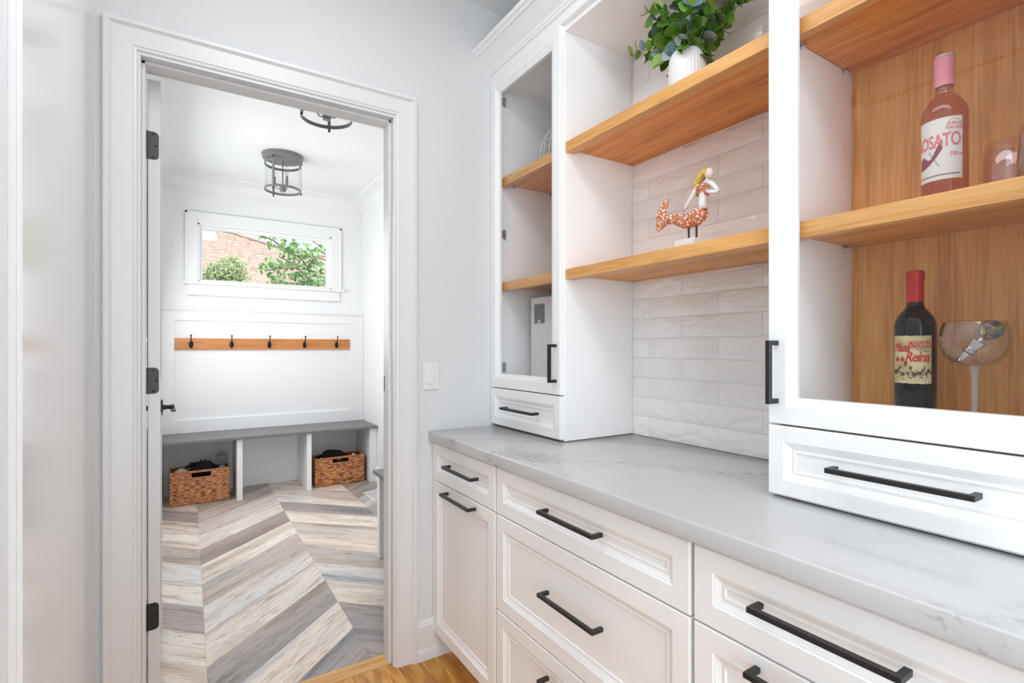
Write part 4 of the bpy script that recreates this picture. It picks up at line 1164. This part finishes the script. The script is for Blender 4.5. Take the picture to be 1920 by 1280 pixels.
# rosé bottle on the shelf
rx, ry, rz = 1.281, .403, 1.5062
ro = thing('wine_bottle', (rx, ry, rz), 'rosé wine bottle with pink cap and white label on the glazed cabinet shelf', 'bottle', None)
R = .0370
gb = obj('glass_body', lathe(B(), [(.030, .0003), (.0355, .002), (R, .006), (R, .186), (.0355, .196), (.031, .207), (.0245, .217), (.0185, .224), (.0155, .229)], (rx, ry, rz), 40, cap1=False), 'rose_glass', ro, smooth='all')
obj('neck', lathe(B(), [(.0155, .229), (.0145, .235), (.0145, .250)], (rx, ry, rz), 32, cap0=False), 'rose_neck', ro, smooth='all')
obj('cap', lathe(B(), [(.0158, .244), (.0160, .245), (.0160, .290), (.0166, .291), (.0166, .300), (.0160, .301), (.0160, .304)], (rx, ry, rz), 32), 'pink_foil', ro, smooth=True)
obj('cap_top', lathe(B(), [(.0161, .3035), (.0160, .3055), (.0150, .3065), (.0001, .3065)], (rx, ry, rz), 32, cap0=False), 'label_white', ro, smooth=True)
vdir = math.atan2(-ry, -rx)                   # towards the camera
a0, a1 = vdir - 1.30, vdir + .78
zz_ = lambda u, v: (.0010 * (1 if int(u * 60) % 2 else -1)) * (1 if v > .5 else -1) if (v < .01 or v > .99) else 0
lb = obj('label', cyl_patch(B(), (rx, ry), R + .0006, a0, a1, rz + .052, rz + .172, 60, 2, zz_), 'label_white', ro, smooth='all')
def ink(bm, mat, name='lettering'): return obj(name, bm, mat, lb)
ink(text_mesh('ROSATO', .036, (rx, ry), R + .0006, a0 + .92, rz + .127, bold=.0006, spacing=.92, scalex=.60, rot=.0), 'label_pink')
ink(text_mesh('750 ml', .0105, (rx, ry), R + .0006, a1 - .26, rz + .099, bold=.0002, scalex=.8), 'label_pink')
ink(text_mesh('SUENO', .0082, (rx, ry), R + .0006, a1 - .36, rz + .158, bold=.0001, scalex=.85), 'label_pink')
ink(text_mesh('ITALIANE', .0082, (rx, ry), R + .0006, a1 - .36, rz + .150, bold=.0001, scalex=.85), 'label_pink')
def on_cyl(bm, pts, c, R_c, off=.0008):
    vs_ = [bm.verts.new((c[0] + (R_c + off) * math.cos(a), c[1] + (R_c + off) * math.sin(a), z)) for a, z in pts]; bm.faces.new(vs_)
bm = B(); ca, cz = a1 - .36, rz + .154
for i in range(28):
    t0, t1 = 2 * PI * i / 28, 2 * PI * (i + 1) / 28
    on_cyl(bm, [(ca + .33 * math.cos(t0), cz + .0135 * math.sin(t0)), (ca + .33 * math.cos(t1), cz + .0135 * math.sin(t1)), (ca + .315 * math.cos(t1), cz + .0128 * math.sin(t1)), (ca + .315 * math.cos(t0), cz + .0128 * math.sin(t0))], (rx, ry), R + .0002)
ink(bm, 'label_pink', 'round_emblem')
bm = B(); n = 14; up_, lo_ = [], []
for i in range(n + 1):
    u = i / n; a = a0 + .10 + 1.12 * u
    lo_.append((a, rz + .078 + .034 * u ** 2.3)); up_.append((a, rz + .097 + .030 * u ** 3.2 + .006 * math.sin(u * 9)))
for i in range(n): on_cyl(bm, [lo_[i], lo_[i + 1], up_[i + 1], up_[i]], (rx, ry), R + .0003)
ink(bm, 'label_plum', 'boat_drawing')
bm = B(); on_cyl(bm, [(a0 + .62, rz + .110), (a0 + .66, rz + .110), (a0 + 1.10, rz + .078), (a0 + 1.06, rz + .078)], (rx, ry), R + .0009)
for i in range(20):
    u0, u1 = i / 20, (i + 1) / 20; on_cyl(bm, [(a0 + .05 + u0 * 1.9, rz + .0600), (a0 + .05 + u1 * 1.9, rz + .0600), (a0 + .05 + u1 * 1.9, rz + .0625), (a0 + .05 + u0 * 1.9, rz + .0625)], (rx, ry), R + .0003)
ink(bm, 'grey_band', 'oar_and_line')
# red wine bottle at the bottom
bxx, byy, bzz = 1.318, .465, 1.0883
rw = thing('wine_bottle', (bxx, byy, bzz), 'dark red-wine bottle with red foil and aged cream label beside the stemmed glass', 'bottle')
R = .0365
obj('glass_body', lathe(B(), [(.030, .0003), (.035, .002), (R, .006), (R, .186), (.0355, .195), (.031, .207), (.024, .217), (.0175, .225), (.0150, .233), (.0145, .240), (.0145, .300)], (bxx, byy, bzz), 48), 'wine_dark', rw, smooth='all')
obj('foil', lathe(B(), [(.0151, .238), (.0152, .239), (.0153, .284), (.0166, .286), (.0168, .294), (.0160, .297), (.0166, .299), (.0165, .3035), (.0150, .305), (.0001, .305)], (bxx, byy, bzz), 40, cap0=False), 'red_foil', rw, smooth=True)
vdir = math.atan2(-byy, -bxx); b0, b1 = vdir - 1.22, vdir + .80
lrr = random.Random(2); jit = [lrr.uniform(-.0006, .0006) for _ in range(80)]
lb = obj('label', cyl_patch(B(), (bxx, byy), R + .0006, b0, b1, bzz + .066, bzz + .166, 44, 6, lambda u, v: jit[int(u * 40)] * 1.2 if v in (0, 1) else 0), 'label_aged', rw, smooth='all')
cR = ((bxx, byy), R + .0006)
ink(text_mesh('Plaza', .024, *cR, b0 + .52, bzz + .1405, shear=.35, bold=.0005, spacing=.86, scalex=.8, rot=.0), 'label_red')
ink(text_mesh('de la', .0165, *cR, b0 + .40, bzz + .117, shear=.35, bold=.0004, spacing=.9, scalex=.8), 'label_red')
ink(text_mesh('Reina', .029, *cR, b0 + 1.30, bzz + .121, shear=.35, bold=.0006, spacing=.9, scalex=.72), 'label_red')
ink(text_mesh('MONASTRELL', .0098, *cR, b1 - .50, bzz + .151, bold=.0002, scalex=.72), 'label_red')
ink(text_mesh('TEMPRANILLO', .0098, *cR, b1 - .50, bzz + .1435, bold=.0002, scalex=.70), 'label_red')
ink(text_mesh('PRODUCT', .0056, *cR, b1 - .52, bzz + .1375, scalex=.75), 'label_sepia'); ink(text_mesh('OF SPAIN', .0056, *cR, b1 - .36, bzz + .1335, scalex=.75), 'label_sepia')
# printed townscape
bm = B(); n = 60; rr = random.Random(11)
hs = []
h_ = .094
for i in range(n):
    if rr.random() < .35: h_ = .088 + rr.uniform(0, .014)
    hh = h_
    if 21 <= i <= 24: hh = .112
    hs.append(hh)
for i in range(n):
    u0, u1 = b0 + .02 + (b1 - b0 - .04) * i / n, b0 + .02 + (b1 - b0 - .04) * (i + 1) / n
    lo = hs[i] - rr.uniform(.004, .011)
    on_cyl(bm, [(u0, bzz + lo), (u1, bzz + lo), (u1, bzz + hs[i]), (u0, bzz + hs[i])], (bxx, byy), R + .0004)
for i in range(90):
    a = rr.uniform(b0 + .05, b1 - .12); z = rr.uniform(.070, .092); l = rr.uniform(.02, .10); q = rr.uniform(.0005, .0014)
    on_cyl(bm, [(a, bzz + z), (a + l, bzz + z + q * .5), (a + l, bzz + z + q * 1.6), (a, bzz + z + q)], (bxx, byy), R + .0004)
ink(bm, 'label_sepia', 'town_drawing')
# stemmed glass with the stopper in it
gx, gy, gz = 1.300, .3620, 1.0883
gg = thing('stemmed_glass', (gx, gy, gz), 'clear round-bowled stemmed glass beside the dark wine bottle', 'glass')
obj('bowl', lathe(B(), [(.006, .1045), (.020, .106), (.036, .113), (.047, .126), (.0535, .145), (.0545, .160), (.052, .177), (.0475, .190), (.0462, .1925), (.0455, .1915), (.0503, .176), (.0525, .160), (.0515, .146), (.0455, .129), (.035, .117), (.020, .110), (.0001, .1085)], (gx, gy, gz), 48, cap0=False, cap1=False), 'crystal', gg, smooth='all')
obj('stem', lathe(B(), [(.0052, .006), (.0055, .03), (.0055, .085), (.0075, .098), (.0085, .1045), (.012, .106)], (gx, gy, gz), 24, cap0=False, cap1=False), 'crystal_stem', gg, smooth='all')
obj('foot', lathe(B(), [(.036, .0003), (.036, .0015), (.020, .004), (.009, .012), (.0055, .026)], (gx, gy, gz), 40, cap1=False), 'crystal', gg, smooth='all')
st = thing('bottle_stopper', (1.3, .37, 1.2), 'steel bottle stopper with a multicoloured glass ball lying in the stemmed glass', 'bottle stopper')
A_ = Vector((1.292, .3830, 1.2035)); Bv = Vector((1.292, .3330, 1.2655)); dv = (Bv - A_).normalized(); Mq = dv.to_track_quat('Z', 'Y').to_matrix().to_4x4()
prof = [(.0045, 0), (.0055, .001), (.0042, .003), (.0060, .012), (.0082, .020), (.0092, .0215), (.0092, .0225), (.0086, .024), (.0094, .028), (.0102, .0295), (.0102, .0305), (.0094, .032), (.0125, .048), (.0125, .049), (.0062, .0505), (.0055, .054), (.0085, .058), (.006, .060)]
obj('steel_cone', lathe(B(), prof, A_, 28, M=Mq.to_3x3()), 'chrome', st, smooth=True)
bm = B()
for h_ in (.022, .030): lathe(bm, [(.0088, h_ - .0012), (.0108, h_), (.0088, h_ + .0012)], A_, 28, M=Mq.to_3x3(), cap0=False, cap1=False)
obj('rubber_ring', bm, 'rubber', st, smooth=True)
bm = B(); bc = A_ + dv * .0765; ball(bm, bc, .0195, 4); obj('glass_ball', bm, 'glass_ball', st, smooth='all')
# iridescent tumblers
for (tx, ty, lab) in ((1.315, .316, 'iridescent tumbler on the shelf beside the rosé bottle, nearer to the bottle'), (1.245, .250, 'iridescent tumbler on the shelf at the picture edge, farther from the rosé bottle')):
    t = obj('tumbler', lathe(B(), [(.036, .0003), (.0385, .002), (.0395, .04), (.0365, .112), (.0357, .1125), (.0352, .112), (.038, .04), (.036, .006), (.0001, .006)], (tx, ty, 1.5062), 40, cap1=False), 'iridescent', smooth='all')
    tag(t, lab, 'tumbler')

# ------------------------------------------------------------------ things in the left glass cabinet
t = thing('storage_box', (1.33, 1.74, 1.0883), 'white box with a small dark window at the bottom of the white-lined cabinet', 'box')
obj('box_body', bx(1.235, 1.425, 1.46, 1.800, 1.0885, 1.438, bev=.002), 'box_white', t)
# the narrow side that faces the camera carries the dark window
obj('dark_window', bx(1.2722, 1.324, 1.4585, 1.461, 1.330, 1.412), 'grey_panel', t)
bm = B(); box(bm, 1.2335, 1.2355, 1.700, 1.772, 1.330, 1.410); obj('dark_window', bm, 'grey_panel', t)
obj('white_dot', lathe(B(), [(.0001, -.0003), (.0080, -.0002), (.0080, .0006)], (1.2335, 1.738, 1.338), 14, axis='X', cap0=False), 'label_white', t)
t = thing('glass_dome', (1.30, 1.70, 1.951), 'ribbed glass dome on a grey band, on a shelf of the white-lined cabinet', 'dome')
cX, cY, cZ = 1.318, 1.690, 1.9512
bm = B(); lathe(bm, [(.092, .035), (.092, .085), (.086, .12), (.074, .150), (.055, .176), (.030, .195), (.012, .202)], (cX, cY, cZ), 36, cap0=False); obj('dome', bm, 'lamp_glass', t, smooth='all')
bm = B()
for i in range(20):
    a = 2 * PI * i / 20; c, s = math.cos(a), math.sin(a)
    tube(bm, [(cX + r_ * c, cY + r_ * s, cZ + z_) for r_, z_ in ((.0925, .035), (.0925, .085), (.0865, .12), (.0745, .150), (.0555, .176), (.030, .195))], .0022, 5)
for r_, z_ in ((.0925, .06), (.0925, .085), (.0865, .12), (.0745, .15)):
    tube(bm, [(cX + r_ * math.cos(2 * PI * i / 36), cY + r_ * math.sin(2 * PI * i / 36), cZ + z_) for i in range(37)], .0016, 5, caps=False)
obj('rib', bm, 'box_white', t, smooth='all', kind='stuff')
obj('base_band', lathe(B(), [(.091, .0003), (.094, .002), (.094, .034), (.090, .036)], (cX, cY, cZ), 36), 'grey_band', t, smooth=True)
obj('knob', ball(B(), (cX, cY, cZ + .212), .012, 2), 'grey_band', t, smooth='all')

# ------------------------------------------------------------------ outside: neighbour's roof, tree, bush
hs_ = thing('house', (1.2, 12.5, 0), "neighbour's hipped house roof of tan shingles beyond the mudroom window", 'house')
Z0r, SLp, Y0r = 2.2, .6, 11.0
def rz(y): return Z0r + SLp * (y - Y0r)
# outline of the visible slope in plan: the hip runs down to the right
hip = [(-4.0, 14.5), (.55, 14.05), (.93, 13.85), (1.13, 13.72), (1.87, 13.30), (2.51, 13.02), (4.2, 12.25), (6.5, 11.2)]
def hip_y(x):
    for (xa, ya), (xb, yb_) in zip(hip, hip[1:]):
        if xa <= x <= xb: return ya + (yb_ - ya) * (x - xa) / (xb - xa)
    return 10.9
bm = B(); sr = random.Random(31); y = 10.4; ci = 0
while y < 14.5:
    dy = .125; xx = -4.0 + sr.uniform(0, .3)
    while xx < 6.3:
        wd_ = sr.uniform(.18, .34); xm = xx + wd_ / 2
        if y < hip_y(xm) - .02:
            th = sr.uniform(.012, .030); jit_ = sr.uniform(-.012, .012)
            za, zb = rz(y + jit_), rz(y + dy * 1.25)
            v = [bm.verts.new(p) for p in ((xx, y + jit_, za), (xx + wd_ - .006, y + jit_, za), (xx + wd_ - .006, y + dy * 1.25, zb), (xx, y + dy * 1.25, zb), (xx, y + jit_, za + th), (xx + wd_ - .006, y + jit_, za + th), (xx + wd_ - .006, y + dy * 1.25, zb + .004), (xx, y + dy * 1.25, zb + .004))]
            for f in ((4, 5, 6, 7), (0, 1, 5, 4), (1, 2, 6, 5), (3, 0, 4, 7)): bm.faces.new([v[i] for i in f])
        xx += wd_
    y += dy
obj('shingle', bm, 'roof_tile', hs_, kind='stuff')
bm = B(); pts = [(x_, y_) for x_, y_ in hip]
lo = [(x_, 10.4) for x_, y_ in hip]
for i in range(len(hip) - 1):
    (xa, ya), (xb, yb_) = hip[i], hip[i + 1]
    v = [bm.verts.new(p) for p in ((xa, 10.4, rz(10.4)), (xb, 10.4, rz(10.4)), (xb, yb_, rz(yb_)), (xa, ya, rz(ya)))]; bm.faces.new(v)
    w_ = [bm.verts.new(p) for p in ((xa, ya, rz(ya)), (xb, yb_, rz(yb_)), (xb, yb_ + 2.2, rz(yb_) - 1.3), (xa, ya + 2.2, rz(ya) - 1.3))]; bm.faces.new(w_)
obj('roof_deck', bm, 'roof_tile', hs_)
bm = B(); tube(bm, [(x_, y_ - .01, rz(y_) + .03) for x_, y_ in hip[1:]], .035, 8); obj('ridge_cap', bm, 'roof_tile', hs_)
obj('house_wall', bx(-3.8, 6.2, 10.7, 14.0, 0, 2.0), 'wall_paint', hs_)
bm = bx(.02, .56, 13.40, 13.85, 3.62, 3.98, bev=.02); box(bm, -.03, .60, 13.33, 13.9, 3.90, 3.99, bev=.01)
obj('roof_vent', bm, 'vent_white', hs_, label='white box vent')
hs2 = thing('house', (5, 18, 0), 'second tan roof rising behind the tree leaves outside the mudroom window', 'house')
bm = B(); v = [bm.verts.new(p) for p in ((2.6, 17.0, 3.2), (9, 17.0, 3.2), (8, 20, 5.6), (5.0, 20, 5.3))]; bm.faces.new(v)
for i in range(16):
    t_ = i / 16; y_ = 17 + 3 * t_; xa = 2.6 + 2.4 * t_; z_ = 3.2 + 2.15 * t_
    box(bm, xa, 8.9 - t_, y_, y_ + .22, z_ + .01, z_ + .06)
obj('shingle', bm, 'roof_tile', hs2, kind='stuff'); obj('house_wall', bx(2.9, 8.8, 17.2, 20, 0, 3.1), 'wall_paint', hs2)
obj('ground', bx(-30, 30, 5.4, 60, -.4, -.3), 'bush_leaf', kind=S)

def twig_leaves(bm_leaf, P, n, spread, size, rr):
    for _ in range(n):
        c = Vector(P) + Vector((rr.gauss(0, spread), rr.gauss(0, spread), rr.gauss(0, spread * .8)))
        d = Vector((rr.uniform(-1, 1), rr.uniform(-.6, .6), rr.uniform(-1.2, .3))).normalized(); s = size * rr.uniform(.7, 1.2)
        n_ = Vector((rr.uniform(-.6, .6), -1, rr.uniform(-.4, .9))); side = d.cross(n_).normalized() * s * .27
        v = [bm_leaf.verts.new(q) for q in (c, c + d * s * .35 + side, c + d * s * .75 + side * .75, c + d * s, c + d * s * .75 - side * .75, c + d * s * .35 - side)]
        bm_leaf.faces.new(v)
def plane_pt(u, v, Y):   # window coordinates 0..1 across the glass -> point at distance Y seen from the house side
    x_ = (.096 + 1.02 * u) / MY1 * Y; z_ = HC + ((1.80 + .43 * v) - HC) / MY1 * Y
    return Vector((x_, Y, z_))
tr = thing('tree', (1.9, 7.6, 0), 'leafy green tree branches hanging outside the mudroom window', 'tree')
bb, bl = B(), B(); tg = random.Random(17)
YT = 7.4
branches = [[(1.25, -.2), (1.0, .12), (.86, .38), (.78, .62), (.74, .90)], [(1.15, -.35), (.9, .1), (.80, .30), (.72, .50), (.60, .60)],
            [(.86, .38), (.74, .40), (.60, .36), (.50, .30)], [(1.2, .75), (1.02, .82), (.93, .95), (.86, 1.06)], [(1.1, -.2), (.85, .02), (.66, .06), (.55, .05)],
            [(.78, .62), (.68, .72), (.62, .82), (.55, .95), (.45, 1.02)], [(.95, .2), (.88, .30), (.86, .50), (.90, .62), (.98, .70)]]
for br in branches:
    P = [plane_pt(u, v, YT + tg.uniform(-.25, .25)) for u, v in br]
    tube(bb, P, [.016 * (1 - .6 * i / len(P)) for i in range(len(P))], 6)
cl = [(.61, .86, 4, .04), (.66, .82, 16, .05), (.72, .74, 24, .06), (.78, .66, 22, .06), (.80, .88, 10, .07), (.70, .92, 8, .05), (.88, .80, 12, .06), (.97, .88, 8, .05), (.46, 1.00, 4, .015), (.52, .86, 5, .02), (.54, .97, 3, .02),
      (.52, .42, 12, .045), (.60, .46, 10, .04), (.47, .36, 8, .03), (.57, .32, 6, .03), (.67, .44, 6, .03), (.72, .48, 5, .02), (.64, .24, 6, .02), (.71, .24, 9, .025), (.56, .20, 8, .03), (.78, .30, 16, .05), (.83, .38, 26, .07), (.90, .22, 26, .08), (.97, .36, 16, .06),
      (.84, .10, 20, .06), (.94, .05, 22, .06), (.53, .06, 5, .02), (.59, .07, 10, .035), (.66, .04, 12, .04), (.74, .02, 14, .05), (.95, .58, 8, .04), (.88, .56, 10, .05)]
for u, v, n, s in cl:
    P = plane_pt(u, v, YT); twig_leaves(bl, P, int(n * 1.9), s * 1.15, .066, tg)
tube(bb, [(2.9, 7.7, -.32), (2.75, 7.65, .6), (2.2, 7.5, 1.3), plane_pt(1.25, -.2, YT)], [.10, .085, .06, .03], 10); tube(bb, [(2.75, 7.65, .6), (2.5, 7.5, 2.0), plane_pt(1.2, .75, YT)], [.085, .06, .02], 10)
obj('branch', bb, 'bark', tr, smooth='all'); obj('leaf_cluster', bl, 'tree_leaf', tr, kind='stuff')
bu = thing('shrub', (.9, 9.2, 0), 'pale feathery shrub top in front of the shingle roof', 'shrub')
bb, bl = B(), B(); YB = 9.2
for u, v in ((.12, .18), (.18, .30), (.24, .24), (.27, .42), (.05, .08)):
    tube(bb, [(.50, YB, -.32), plane_pt(.2, -.9, YB), plane_pt(.19, -.2, YB), plane_pt(u, v, YB)], [.04, .03, .02, .008], 6)
for u, v, n, s in ((.08, .10, 240, .075), (.13, .22, 260, .08), (.19, .32, 220, .065), (.24, .22, 200, .075), (.25, .42, 160, .06), (.21, .10, 160, .08), (.29, .14, 140, .06), (.03, .02, 160, .06), (.27, .30, 90, .05)):
    twig_leaves(bl, plane_pt(u, v, YB), n, s, .05, tg)
obj('branch', bb, 'bark', bu, smooth='all'); obj('leaf_cluster', bl, 'bush_leaf', bu, kind='stuff')

for o in list(bpy.data.objects):
    if '_w' in o: del o['_w']
